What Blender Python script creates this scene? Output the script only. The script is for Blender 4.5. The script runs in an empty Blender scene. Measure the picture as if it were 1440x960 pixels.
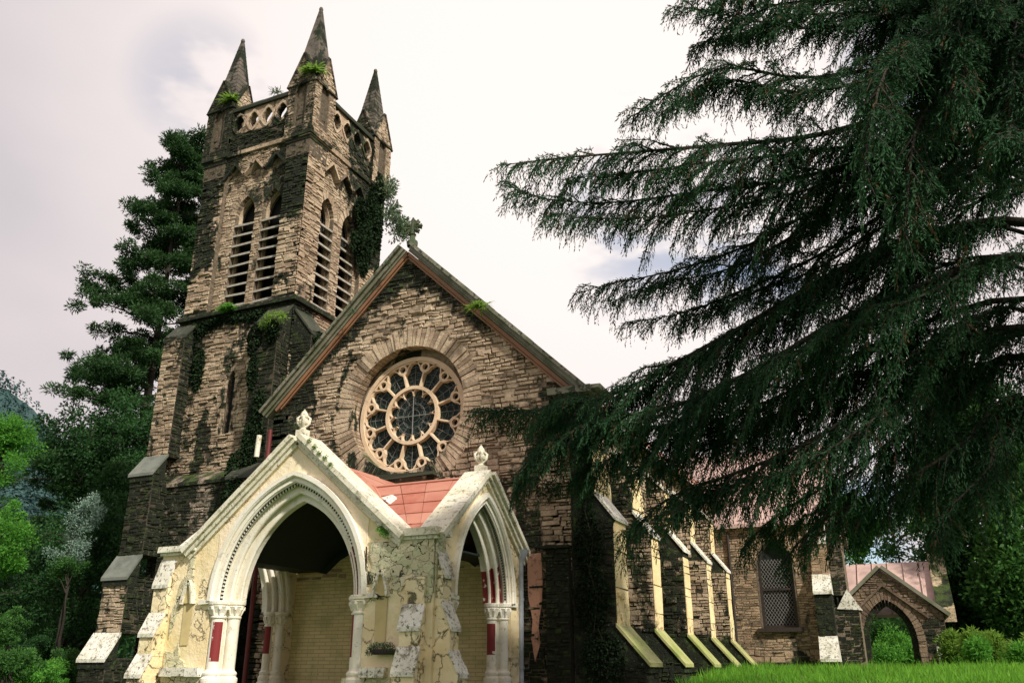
import bpy, math, random
import numpy as np
from mathutils import Vector, geometry
C = bpy.context.scene.collection
R = math.radians
rnd = random.Random(7)
npr = np.random.default_rng(11)

# ---------------------------------------------------------------- camera, sky, sun, exposure
YAW, PITCH, FPX, CX, CY = 24.8, 20.97, 1200.0, 720.0, 480.0
EYE = Vector((0, 0, 1.6))
cam = bpy.data.objects.new('camera', bpy.data.cameras.new('camera')); C.objects.link(cam)
cam.location = EYE; cam.rotation_euler = (R(90 + PITCH), 0, R(YAW))
cam.data.sensor_width = 36; cam.data.lens = 36 * FPX / 1440
cam.data.clip_end = 3000; cam.data.clip_start = 0.05
bpy.context.scene.camera = cam
_F = Vector((-math.sin(R(YAW)) * math.cos(R(PITCH)), math.cos(R(YAW)) * math.cos(R(PITCH)), math.sin(R(PITCH))))
_R = Vector((math.cos(R(YAW)), math.sin(R(YAW)), 0)); _U = _R.cross(_F)
def at(px, py, Y):
    d = _F + _R * ((px - CX) / FPX) - _U * ((py - CY) / FPX)
    return EYE + d * (Y / d.y)

SUN_DIR = Vector((0.79, -0.46, 0.72)).normalized()
w = bpy.data.worlds.new('World'); bpy.context.scene.world = w; w.use_nodes = True
nt = w.node_tree; N = nt.nodes; L = nt.links
for n in list(N): N.remove(n)
def nd(t, **k):
    n = N.new(t)
    for a, b in k.items():
        if a == 'inp':
            for i, v in b.items(): n.inputs[i].default_value = v
        else: setattr(n, a, b)
    return n
tc = nd('ShaderNodeTexCoord')
sky = nd('ShaderNodeTexSky', sky_type='NISHITA', sun_disc=False)
sky.sun_elevation = math.asin(SUN_DIR.z); sky.sun_rotation = math.atan2(SUN_DIR.x, SUN_DIR.y)
skym = nd('ShaderNodeVectorMath', operation='SCALE'); skym.inputs['Scale'].default_value = 0.15
L.new(sky.outputs[0], skym.inputs[0])
mp = nd('ShaderNodeMapping', inp={'Scale': (1, 1, 2.2)}); L.new(tc.outputs['Generated'], mp.inputs[0])
n1 = nd('ShaderNodeTexNoise', inp={'Scale': 1.6, 'Detail': 4, 'Roughness': .45, 'Distortion': .2}); L.new(mp.outputs[0], n1.inputs['Vector'])
cr = nd('ShaderNodeValToRGB'); L.new(n1.outputs[0], cr.inputs[0])
e = cr.color_ramp.elements
e[0].position = .36; e[0].color = (.53, .51, .54, 1); e[1].position = .64; e[1].color = (.78, .695, .695, 1)
m_ = e.new(.5); m_.color = (.66, .60, .615, 1)
# bright patch of cloud where it is thinnest
gd = Vector(at(830, 110, 10) - EYE).normalized()
dt = nd('ShaderNodeVectorMath', operation='DOT_PRODUCT'); L.new(tc.outputs['Generated'], dt.inputs[0]); dt.inputs[1].default_value = gd
mr = nd('ShaderNodeMapRange', interpolation_type='SMOOTHSTEP', inp={1: .80, 2: 1.0, 3: 0.0, 4: 1.0}); L.new(dt.outputs['Value'], mr.inputs[0])
mg = nd('ShaderNodeMix', data_type='RGBA', inp={7: (.99, .90, .86, 1)}); L.new(mr.outputs[0], mg.inputs[0]); L.new(cr.outputs[0], mg.inputs[6])
# gaps of blue: two real openings of the cloud layer plus small random ones
n2 = nd('ShaderNodeTexNoise', inp={'Scale': 7, 'Detail': 4, 'Roughness': .55}); L.new(mp.outputs[0], n2.inputs['Vector'])
acc = None
for (px, py, wd, am) in ((285, 118, .9960, .34), (960, 300, .985, .6), (1050, 330, .99, .8), (1245, 745, .994, .9), (1330, 60, .992, .7)):
    g = Vector(at(px, py, 10) - EYE).normalized()
    d2 = nd('ShaderNodeVectorMath', operation='DOT_PRODUCT'); L.new(tc.outputs['Generated'], d2.inputs[0]); d2.inputs[1].default_value = g
    r2 = nd('ShaderNodeMapRange', interpolation_type='SMOOTHSTEP', inp={1: wd, 2: 1.0, 3: 0.0, 4: am}); L.new(d2.outputs['Value'], r2.inputs[0])
    if acc is None: acc = r2
    else:
        a2 = nd('ShaderNodeMath', operation='MAXIMUM'); L.new(acc.outputs[0], a2.inputs[0]); L.new(r2.outputs[0], a2.inputs[1]); acc = a2
n2r = nd('ShaderNodeMapRange', interpolation_type='SMOOTHSTEP', inp={1: .44, 2: .62, 3: 0.0, 4: 1.0}); L.new(n2.outputs[0], n2r.inputs[0])
bm_ = nd('ShaderNodeMath', operation='MULTIPLY'); L.new(acc.outputs[0], bm_.inputs[0]); L.new(n2r.outputs[0], bm_.inputs[1])
skmix = nd('ShaderNodeMix', data_type='RGBA'); L.new(bm_.outputs[0], skmix.inputs[0]); L.new(mg.outputs[2], skmix.inputs[6]); L.new(skym.outputs[0], skmix.inputs[7])
bg = nd('ShaderNodeBackground'); bg.inputs[1].default_value = 1.0
L.new(skmix.outputs[2], bg.inputs[0])
wo = nd('ShaderNodeOutputWorld'); L.new(bg.outputs[0], wo.inputs[0])

sl = bpy.data.lights.new('sun', 'SUN'); sl.energy = 5.0; sl.angle = R(2.5); sl.color = (1, .95, .86)
so = bpy.data.objects.new('sun', sl); C.objects.link(so)
so.rotation_euler = SUN_DIR.to_track_quat('Z', 'Y').to_euler(); so.location = (20, -20, 40)
vs = bpy.context.scene.view_settings
vs.view_transform = 'Standard'; vs.look = 'None'; vs.exposure = 0.14; vs.gamma = 1.0; vs.use_curve_mapping = False

# ---------------------------------------------------------------- materials
class NT:
    def __init__(s, name):
        s.m = bpy.data.materials.new(name); s.m.use_nodes = True
        s.t = s.m.node_tree; s.b = s.t.nodes['Principled BSDF']; s.out = s.t.nodes['Material Output']
    def n(s, t, inp=None, **k):
        x = s.t.nodes.new(t)
        for a, b in k.items(): setattr(x, a, b)
        for a, b in (inp or {}).items():
            if hasattr(b, 'is_output') or isinstance(b, bpy.types.NodeSocket): s.t.links.new(b, x.inputs[a])
            else: x.inputs[a].default_value = b
        return x
    def link(s, a, b): s.t.links.new(a, b)
    def noise(s, vec, scale, detail=4, rough=.55, dist=0):
        return s.n('ShaderNodeTexNoise', {'Vector': vec, 'Scale': scale, 'Detail': detail, 'Roughness': rough, 'Distortion': dist}).outputs[0]
    def ramp(s, f, stops):
        r = s.n('ShaderNodeValToRGB', {0: f}); el = r.color_ramp.elements
        el[0].position, el[0].color = stops[0][0], (*stops[0][1], 1); el[1].position, el[1].color = stops[-1][0], (*stops[-1][1], 1)
        for p, c in stops[1:-1]:
            x = el.new(p); x.color = (*c, 1)
        return r.outputs[0]
    def mix(s, f, a, b, bt='MIX'):
        x = s.n('ShaderNodeMix', data_type='RGBA', blend_type=bt)
        for i, v in ((0, f), (6, a), (7, b)):
            if isinstance(v, bpy.types.NodeSocket): s.link(v, x.inputs[i])
            else: x.inputs[i].default_value = v if i == 0 else (*v, 1)
        return x.outputs[2]
    def math(s, op, a, b=0.0, clamp=False):
        return s.n('ShaderNodeMath', {0: a, 1: b}, operation=op, use_clamp=clamp).outputs[0]
    def mr(s, v, a, b, c=0.0, d=1.0):
        return s.n('ShaderNodeMapRange', {0: v, 1: a, 2: b, 3: c, 4: d}, interpolation_type='SMOOTHSTEP').outputs[0]
    def attr(s):
        a = s.n('ShaderNodeAttribute', attribute_name='var'); x = s.n('ShaderNodeSeparateColor', {0: a.outputs['Color']})
        return x.outputs[0], x.outputs[1], x.outputs[2]
    def bump(s, h, strength, dist, nrm=None):
        i = {'Height': h, 'Strength': strength, 'Distance': dist}
        if nrm is not None: i['Normal'] = nrm
        return s.n('ShaderNodeBump', i).outputs[0]
    def fin(s, col, rough=.85, nrm=None, spec=.3):
        for k, v in (('Base Color', col), ('Roughness', rough)):
            if isinstance(v, bpy.types.NodeSocket): s.link(v, s.b.inputs[k])
            else: s.b.inputs[k].default_value = (*v, 1) if k == 'Base Color' else v
        s.b.inputs['Specular IOR Level'].default_value = spec
        if nrm is not None: s.link(nrm, s.b.inputs['Normal'])
        return s.m
def wpos(s): return s.n('ShaderNodeNewGeometry').outputs['Position']

def stone_mat(name, tones, stain=(.018, .021, .013), moss=(.05, .075, .02), grad=1.0):
    s = NT(name); p = wpos(s); r, g, b = s.attr()
    base = s.ramp(r, [(0, tones[0]), (.25, tones[1]), (.5, tones[2]), (.75, tones[3]), (1, tones[4])])
    f = s.noise(p, 9, 6, .65); base = s.mix(s.mr(f, .35, .8, 0, .6), base, tuple(x * .45 for x in tones[1]))
    f2 = s.noise(p, 1.1, 5, .6, .5); base = s.mix(s.mr(f2, .45, .7, 0, .6), base, tuple(x * 1.25 for x in tones[4]))
    # dark algae and moss, wherever the attribute asks for it, broken up by noise
    f3 = s.noise(p, 3.2, 7, .7, .4)
    pv = s.n('ShaderNodeMapping', {0: p, 3: (1, 1, .45)}); big = s.mr(s.noise(pv.outputs[0], .75, 4, .6, .6), .48, .64, 0, .55)
    g = s.math('ADD', g, big)
    k = s.math('ADD', s.math('MULTIPLY', g, 1.4), s.math('MULTIPLY', s.math('SUBTRACT', f3, .53), 2.0))
    k = s.mr(k, .42, .80)
    sc = s.mix(s.mr(s.noise(p, 6, 4), .5, .75), stain, moss)
    sc = s.mix(s.mr(s.noise(p, 14, 5), .62, .75, 0, .6), sc, (.22, .22, .19))
    base = s.mix(k, base, sc)
    nz = s.n('ShaderNodeSeparateXYZ', {0: s.n('ShaderNodeNewGeometry').outputs['True Normal']}).outputs[2]
    tm = s.math('MULTIPLY', s.mr(nz, .45, .75), s.mr(s.noise(p, 2.6, 5), .42, .6))
    base = s.mix(tm, base, moss)
    h = s.math('ADD', s.noise(p, 13, 8, .72), s.math('MULTIPLY', s.noise(p, 55, 3, .6), .35))
    return s.fin(base, .9, s.bump(h, 1.0, .05), .2)
TAN = [(.20, .145, .10), (.36, .265, .175), (.47, .355, .24), (.40, .285, .20), (.58, .46, .32)]
GREY = [(.11, .09, .07), (.20, .16, .12), (.27, .215, .16), (.23, .17, .13), (.36, .29, .22)]
PALE = [(.26, .19, .12), (.40, .31, .20), (.50, .39, .25), (.44, .31, .19), (.58, .46, .30)]
M = {}
M['stone'] = stone_mat('rubble_stone', TAN)
M['stone_pale'] = stone_mat('pale_stone', PALE)
M['stone_grey'] = stone_mat('weathered_grey_stone', GREY)
def mortar():
    s = NT('mortar'); p = wpos(s); r, g, b = s.attr()
    c = s.ramp(s.noise(p, 12, 4), [(.3, (.09, .07, .05)), (.7, (.28, .22, .155))])
    return s.fin(s.mix(s.math('MULTIPLY', g, .9), c, (.01, .012, .008)), .95, s.bump(s.noise(p, 30, 5, .7), .8, .03), .1)
M['mortar'] = mortar()
def trim(name, a, b_, dirt=.55, red=False, lo=.56):
    s = NT(name); p = wpos(s); r, g, b = s.attr()
    c = s.mix(s.mr(s.noise(p, 1.7, 5, .6), .35, .7), a, b_)
    c = s.mix(s.mr(s.noise(p, 4.5, 8, .75, .5), lo, lo + .15, 0, dirt), c, (.20, .175, .10))
    c = s.mix(s.mr(s.noise(p, 15, 6, .75), lo + .03, lo + .10, 0, dirt), c, (.045, .04, .026))
    k = s.mr(s.math('ADD', g, s.math('MULTIPLY', s.math('SUBTRACT', s.noise(p, 7, 5, .65), .5), .9)), .47, .55)
    c = s.mix(k, c, (.20, .022, .022) if red else (.03, .034, .018))
    k2 = s.mr(s.math('ADD', b, s.math('MULTIPLY', s.math('SUBTRACT', s.noise(p, 9, 6, .7), .5), 1.4)), .5, .62)
    c = s.mix(k2, c, (.10, .11, .045))
    return s.fin(c, .62, s.bump(s.noise(p, 22, 6, .7), .35, .012), .35)
M['white'] = trim('white_painted_moulding', (.80, .76, .66), (.74, .67, .52), .5, True, .55)
M['coping'] = trim('white_coping', (.74, .70, .57), (.62, .57, .42), .75, False, .52)
M['tracery'] = trim('tracery_stone', (.68, .52, .36), (.60, .44, .28), .4)
M['capstone'] = trim('weathering_slab', (.74, .71, .62), (.60, .57, .46), .85, False, .50)
M['capdark'] = trim('dark_weathering_slab', (.17, .18, .15), (.09, .10, .08), .8)
M['capblack'] = trim('mossy_black_slab', (.05, .055, .035), (.025, .03, .018), .9)
M['capyellow'] = trim('lichened_slab', (.40, .38, .17), (.22, .27, .06), .9)
M['brown'] = trim('brown_board', (.26, .125, .06), (.20, .10, .055), .3)
M['mossy'] = trim('mossy_coping', (.20, .19, .14), (.09, .10, .05), .9)
def crazy():
    s = NT('limed_rubble'); p = wpos(s); nz_ = s.n('ShaderNodeTexNoise', {'Vector': p, 'Scale': 4.5, 'Detail': 4}); sc_ = s.n('ShaderNodeVectorMath', {0: nz_.outputs[1]}, operation='SCALE'); sc_.inputs['Scale'].default_value = .28
    wp = s.n('ShaderNodeVectorMath', {0: p}, operation='ADD'); s.link(sc_.outputs[0], wp.inputs[1]); mpn = s.n('ShaderNodeMapping', {0: wp.outputs[0], 3: (1, 1, 1.5)})
    v = s.n('ShaderNodeTexVoronoi', {'Vector': mpn.outputs[0], 'Scale': 4.4}, feature='DISTANCE_TO_EDGE').outputs[0]; vc = s.n('ShaderNodeTexVoronoi', {'Vector': mpn.outputs[0], 'Scale': 4.4}).outputs['Color']
    r = s.n('ShaderNodeSeparateColor', {0: vc}).outputs[0]
    c = s.ramp(r, [(0, (.52, .47, .30)), (.4, (.66, .59, .40)), (.7, (.54, .54, .34)), (1, (.74, .66, .47))])
    c = s.mix(s.mr(s.noise(p, 7, 7, .7), .55, .7), c, (.13, .17, .06)); c = s.mix(s.mr(s.noise(p, 20, 5), .6, .7, 0, .7), c, (.05, .05, .03))
    ln = s.mr(s.math('ADD', v, s.math('MULTIPLY', s.noise(p, 7, 5, .7), .16)), .075, .105, 1, 0)
    c = s.mix(ln, c, (.025, .024, .014))
    return s.fin(c, .85, s.bump(s.math('ADD', s.math('MULTIPLY', ln, -1.2), s.noise(p, 12, 6, .7)), .9, .05), .2)
M['crazy'] = crazy()
def plaster(name, a, b_, crack):
    s = NT(name); p = wpos(s); r, g, b = s.attr()
    c = s.mix(s.mr(s.noise(p, 1.2, 5, .6), .35, .68), a, b_)
    c = s.mix(s.mr(s.noise(p, .9, 4, .6, .8), .52, .75, 0, .5), c, (.55, .50, .22))
    wp = s.n('ShaderNodeVectorMath', {0: p}, operation='ADD'); nz_ = s.n('ShaderNodeTexNoise', {'Vector': p, 'Scale': 3.5, 'Detail': 5, 'Roughness': .6})
    sc_ = s.n('ShaderNodeVectorMath', {0: nz_.outputs[1]}, operation='SCALE'); sc_.inputs['Scale'].default_value = .55
    s.link(sc_.outputs[0], wp.inputs[1])
    v = s.n('ShaderNodeTexVoronoi', {'Vector': wp.outputs[0], 'Scale': 2.6}, feature='DISTANCE_TO_EDGE').outputs[0]
    line = s.mr(s.math('ADD', v, s.math('MULTIPLY', s.noise(p, 9, 5, .7), -.06)), -.03, .012, 1, 0)
    mask = s.mr(s.math('ADD', s.noise(p, 1.3, 5, .65), s.math('MULTIPLY', g, .32)), .56, .66)
    c = s.mix(s.math('MULTIPLY', line, s.math('MULTIPLY', mask, crack * .75)), c, (.10, .085, .05))
    # lost plaster and black algae, along the cracks first
    k = s.mr(s.math('ADD', s.noise(p, 3.6, 8, .75, .6), s.math('MULTIPLY', g, .26)), .70, .76)
    c = s.mix(k, c, s.mix(s.noise(p, 18, 4), (.05, .045, .028), (.25, .22, .12)))
    c = s.mix(s.mr(s.noise(p, 26, 5, .7), .66, .74, 0, .7), c, (.10, .085, .05))
    h = s.math('ADD', s.noise(p, 5, 7, .65), s.math('MULTIPLY', s.math('ADD', k, s.math('MULTIPLY', line, mask)), -.9))
    return s.fin(c, .8, s.bump(h, .8, .045), .25)
M['plaster'] = plaster('cream_plaster', (.82, .70, .46), (.78, .62, .36), 1.0)
M['plaster_smooth'] = plaster('peach_plaster', (.86, .70, .52), (.83, .71, .50), .5)
def inner():
    s = NT('yellow_brick_plaster'); p = wpos(s); uv = s.n('ShaderNodeUVMap').outputs[0]
    br = s.n('ShaderNodeTexBrick', {'Vector': uv, 'Color1': (.74, .62, .34, 1), 'Color2': (.66, .55, .28, 1), 'Mortar': (.44, .38, .21, 1), 'Scale': 1.0, 'Mortar Size': .008, 'Brick Width': .34, 'Row Height': .085})
    c = s.mix(s.mr(s.noise(p, 2, 4), .4, .7, 0, .5), br.outputs[0], (.30, .31, .13))
    c = s.mix(s.mr(s.noise(p, 5, 7, .75), .64, .68), c, (.02, .02, .012))
    return s.fin(c, .85, s.bump(s.math('ADD', br.outputs[1], s.math('MULTIPLY', s.noise(p, 20, 4), -.6)), .6, -.012), .2)
M['inner'] = inner()
def roofm():
    s = NT('red_sheet_roof'); p = wpos(s); uv = s.n('ShaderNodeUVMap').outputs[0]; r, g, b = s.attr()
    c = s.mix(s.mr(s.noise(p, 1.5, 5, .6), .3, .7), (.33, .085, .055), (.45, .19, .13))
    c = s.mix(r, c, (.50, .24, .17)); c = s.mix(s.mr(s.noise(p, 9, 7, .7), .58, .7, 0, .6), c, (.16, .05, .04))
    return s.fin(c, .55, s.bump(s.noise(p, 6, 3), .15, .02), .4)
M['redroof'] = roofm()
def simple(name, col, rough=.6, var=.4, metal=0, scale=8):
    s = NT(name); p = wpos(s)
    c = s.mix(s.mr(s.noise(p, scale, 5, .65), .35, .7, 0, var), col, tuple(x * .35 for x in col))
    s.b.inputs['Metallic'].default_value = metal
    return s.fin(c, rough, s.bump(s.noise(p, scale * 3, 4), .2, .01), .35)
M['dark'] = simple('dark_interior', (.012, .014, .012), .9)
M['ceiling_and_shade'] = simple('ceiling_shade_black', (.012, .022, .018), .7)  # near-black colour holds the shade under the porch roof
M['louvre'] = simple('grey_louvre_slat', (.36, .33, .27), .7, .5)
M['pipe'] = simple('grey_painted_pipe', (.34, .36, .40), .45, .3)
M['redpipe'] = simple('maroon_painted_pipe', (.13, .022, .02), .5, .3)
M['bark'] = simple('bark', (.035, .028, .02), .95, .6, 0, 14)
M['barkg'] = simple('grey_bark', (.10, .085, .065), .95, .6, 0, 10)
M['frame'] = simple('dark_window_frame', (.035, .025, .02), .6)
M['wire'] = simple('grey_cable', (.2, .2, .2), .6)
def glass():
    s = NT('leaded_glass'); p = wpos(s)
    v = s.n('ShaderNodeTexVoronoi', {'Vector': p, 'Scale': 5.5}, feature='DISTANCE_TO_EDGE').outputs[0]
    c = s.mix(s.mr(v, .012, .03, .85, 0), s.ramp(s.noise(p, 5, 2), [(.35, (.004, .007, .006)), (.7, (.012, .028, .022))]), (.10, .115, .10))
    return s.fin(c, .5, s.bump(v, .3, .01), .15)
M['glass'] = glass()
def soil():
    s = NT('grassy_ground'); p = wpos(s)
    c = s.ramp(s.noise(p, .8, 7, .7), [(.3, (.03, .06, .012)), (.55, (.05, .12, .02)), (.75, (.07, .08, .03))])
    return s.fin(c, .95, s.bump(s.noise(p, 8, 6), .6, .05), .1)
M['ground'] = soil()
def leaf(name, a, b_, trans=.3, rough=.55, dead=False):
    s = NT(name); r, g, b = s.attr(); p = wpos(s)
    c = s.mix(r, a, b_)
    if dead: c = s.mix(s.mr(r, .045, .06, 1, 0), c, (.10, .055, .025))
    c = s.mix(s.mr(s.noise(p, .7, 3), .35, .65, 0, .45), c, tuple(x * .55 for x in a))
    s.fin(c, rough, None, .12)
    t = s.n('ShaderNodeBsdfTranslucent', {0: s.mix(.5, c, tuple(min(1, x * 1.6) for x in b_))})
    mx = s.n('ShaderNodeMixShader', {0: trans, 1: s.b.outputs[0], 2: t.outputs[0]})
    s.link(mx.outputs[0], s.out.inputs[0]); return s.m
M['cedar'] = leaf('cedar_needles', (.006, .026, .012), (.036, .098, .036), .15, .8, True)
M['pine'] = leaf('conifer_needles', (.016, .048, .014), (.055, .125, .035), .2)
M['leaf_dark'] = leaf('dark_leaves', (.018, .055, .018), (.045, .12, .03), .25)
M['leaf_mid'] = leaf('mid_green_leaves', (.03, .09, .02), (.08, .20, .04), .3)
M['leaf_bright'] = leaf('bright_green_leaves', (.06, .20, .025), (.14, .36, .05), .4)
M['leaf_silver'] = leaf('silver_green_leaves', (.14, .22, .17), (.28, .38, .30), .2)
M['ivy'] = leaf('dark_ivy_leaves', (.006, .012, .005), (.018, .04, .012), .1, .7)
M['fern'] = leaf('fern_leaves', (.08, .16, .02), (.22, .36, .06), .4)
M['sage'] = leaf('dull_green_leaves', (.06, .10, .05), (.16, .23, .12), .3)
M['grass'] = leaf('grass_blades', (.06, .21, .02), (.22, .46, .05), .5, .6, True)
M['hill'] = leaf('haze_blue_trees', (.035, .075, .070), (.06, .115, .105), .0, .9)  # distance haze is put into the bluish leaf colour

# ---------------------------------------------------------------- mesh helpers
def tag(o, label=None, cat=None, group=None, kind=None):
    if label: o['label'] = label
    if cat: o['category'] = cat
    if group: o['group'] = group
    if kind: o['kind'] = kind
    return o
def empty(name, loc=(0, 0, 0)):
    o = bpy.data.objects.new(name, None); C.objects.link(o); o.location = loc; o.empty_display_size = .3; return o
class MB:
    def __init__(s): s.v = []; s.f = []; s.m = []; s.c = []; s.s = []
    def face(s, pts, m=0, c=(.5, 0, 0), sm=False):
        b = len(s.v); s.v.extend([tuple(p) for p in pts]); s.f.append(list(range(b, b + len(pts)))); s.m.append(m); s.c.append(c); s.s.append(sm)
    def mesh(s, V, F, m=0, c=(.5, 0, 0), sm=False):
        b = len(s.v); s.v.extend([tuple(p) for p in V])
        for f in F: s.f.append([b + i for i in f]); s.m.append(m); s.c.append(c); s.s.append(sm)
    def hexa(s, p, m=0, c=(.5, 0, 0)):   # p[0:4] back ring, p[4:8] front ring
        s.mesh(p, [(3, 2, 1, 0), (4, 5, 6, 7), (0, 1, 5, 4), (1, 2, 6, 5), (2, 3, 7, 6), (3, 0, 4, 7)], m, c)
    def box(s, x0, x1, y0, y1, z0, z1, m=0, c=(.5, 0, 0), j=0):
        J = lambda: rnd.uniform(-j, j) if j else 0
        s.hexa([(x + J(), y + J(), z + J()) for (x, y, z) in ((x0, y1, z0), (x1, y1, z0), (x1, y1, z1), (x0, y1, z1), (x0, y0, z0), (x1, y0, z0), (x1, y0, z1), (x0, y0, z1))], m, c)
    def tube(s, pts, rad, n=8, m=0, c=(.5, 0, 0), caps=True):
        pts = [Vector(p) for p in pts]; k = len(pts)
        if not hasattr(rad, '__len__'): rad = [rad] * k
        V = []; F = []; up = None
        for i, p in enumerate(pts):
            d = (pts[min(i + 1, k - 1)] - pts[max(i - 1, 0)]).normalized()
            if up is None: up = d.orthogonal().normalized()
            a = (up - d * up.dot(d)).normalized(); up = a; b = d.cross(a)
            for q in range(n):
                t = 2 * math.pi * q / n; V.append(p + (a * math.cos(t) + b * math.sin(t)) * rad[i])
        for i in range(k - 1):
            for q in range(n): F.append((i * n + q, i * n + (q + 1) % n, (i + 1) * n + (q + 1) % n, (i + 1) * n + q))
        s.mesh(V, F, m, c, True)
        if caps: s.face([V[q] for q in range(n)][::-1], m, c); s.face([V[(k - 1) * n + q] for q in range(n)], m, c)
    def lathe(s, cx, cy, prof, n=20, m=0, cf=None, a0=0):
        k = len(prof)
        for i in range(k - 1):
            (r0, z0), (r1, z1) = prof[i], prof[i + 1]
            for q in range(n):
                t0 = a0 + 2 * math.pi * q / n; t1 = a0 + 2 * math.pi * (q + 1) / n
                c = cf(.5 * (t0 + t1), .5 * (z0 + z1)) if cf else (.5, 0, 0)
                s.face([(cx + r0 * math.cos(t0), cy + r0 * math.sin(t0), z0), (cx + r0 * math.cos(t1), cy + r0 * math.sin(t1), z0),
                        (cx + r1 * math.cos(t1), cy + r1 * math.sin(t1), z1), (cx + r1 * math.cos(t0), cy + r1 * math.sin(t0), z1)], m, c, True)
    def build(s, name, mats, parent=None):
        me = bpy.data.meshes.new(name); me.from_pydata(s.v, [], s.f)
        if not isinstance(mats, (list, tuple)): mats = [mats]
        for m in mats: me.materials.append(m)
        n = len(s.f)
        me.polygons.foreach_set('material_index', np.array(s.m, dtype=np.int32)); me.polygons.foreach_set('use_smooth', np.array(s.s, dtype=bool))
        cnt = np.array([len(f) for f in s.f]); nl = int(cnt.sum())
        ca = me.attributes.new('var', 'FLOAT_COLOR', 'CORNER')
        cc = np.ones((nl, 4), dtype=np.float32); cc[:, :3] = np.repeat(np.array(s.c, dtype=np.float32), cnt, axis=0)
        ca.data.foreach_set('color', cc.ravel())
        uv = me.uv_layers.new(name='UVMap'); nr = np.zeros(n * 3, dtype=np.float32); me.polygons.foreach_get('normal', nr)
        nr = np.repeat(nr.reshape(-1, 3), cnt, axis=0)
        vi = np.zeros(nl, dtype=np.int32); me.loops.foreach_get('vertex_index', vi); co = np.array(s.v, dtype=np.float32)[vi]
        h = np.hypot(nr[:, 0], nr[:, 1]) + 1e-6; u = (-nr[:, 1] * co[:, 0] + nr[:, 0] * co[:, 1]) / h; v = co[:, 2] / np.maximum(h, .3)
        up = np.abs(nr[:, 2]) > .85; u[up] = co[up, 0]; v[up] = co[up, 1]
        uv.data.foreach_set('uv', np.stack([u, v], 1).astype(np.float32).ravel())
        if any(s.s) : me.validate()
        o = bpy.data.objects.new(name, me); C.objects.link(o)
        return adopt(o, parent) if parent else o
def adopt(o, parent):
    # keep world coordinates for a child whose mesh is written in world space
    o.parent = parent; l = Vector((0, 0, 0)); q = parent
    while q: l += q.location; q = q.parent
    o.location = -l; return o
class Fr:      # a wall frame: u along the wall, z up, d outwards
    def __init__(s, O, U, Nn): s.O = Vector(O); s.U = Vector(U); s.N = Vector(Nn)
    def __call__(s, u, z, d=0): return s.O + s.U * u + s.N * d + Vector((0, 0, z))
def front(Y): return Fr((0, Y, 0), (1, 0, 0), (0, -1, 0))
def side(X): return Fr((X, 0, 0), (0, 1, 0), (1, 0, 0))
def slab(mb, fr, outer, holes=(), d0=-.4, d1=0, m=0, c=(.5, 0, 0), back=True, cf=None):
    loops = [[Vector((a, b, 0)) for a, b in outer]] + [[Vector((a, b, 0)) for a, b in h] for h in holes]
    flat = [p for l in loops for p in l]
    for t in geometry.tessellate_polygon(loops):
        q = [flat[i] for i in t]
        cc = cf(sum(p.x for p in q) / 3, sum(p.y for p in q) / 3) if cf else c
        tri = [fr(p.x, p.y, d1) for p in q]
        if (tri[1] - tri[0]).cross(tri[2] - tri[0]).dot(fr.N) < 0: tri.reverse(); 
        mb.face(tri, m, cc)
        if back: mb.face([t_ - fr.N * (d1 - d0) for t_ in tri][::-1], m, cc)
    for l in loops:
        for i in range(len(l)):
            a, b = l[i], l[(i + 1) % len(l)]
            mb.face([fr(a.x, a.y, d1), fr(a.x, a.y, d0), fr(b.x, b.y, d0), fr(b.x, b.y, d1)], m, c)
def bandp(mb, fr, inn, out, d0, d1, m=0, c=(.5, 0, 0), closed=False, cf=None):
    k = len(inn)
    for i in range(k if closed else k - 1):
        j = (i + 1) % k; cc = cf(i / k) if cf else c
        a, b, e_, f = inn[i], inn[j], out[j], out[i]
        mb.hexa([fr(*a, d0), fr(*b, d0), fr(*e_, d0), fr(*f, d0), fr(*a, d1), fr(*b, d1), fr(*e_, d1), fr(*f, d1)], m, cc)
def arch(cx, zs, hw, Rr, off=0, n=14):   # pointed arch from left springing to right, offset outwards by off
    o = Rr - hw; cL = cx + o; cR = cx - o; r = Rr + off; top = math.acos(min(1, o / r)); P = []
    for i in range(n + 1):
        t = math.pi - (math.pi - (math.pi - top)) * 0 - (top) * i / n; P.append((cL + r * math.cos(t), zs + r * math.sin(t)))
    for i in range(1, n + 1):
        t = top - top * i / n; P.append((cR + r * math.cos(t), zs + r * math.sin(t)))
    return P
def circ(cx, cz, r, n=48, a0=0): return [(cx + r * math.cos(a0 + 2 * math.pi * i / n), cz + r * math.sin(a0 + 2 * math.pi * i / n)) for i in range(n)]
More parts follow.
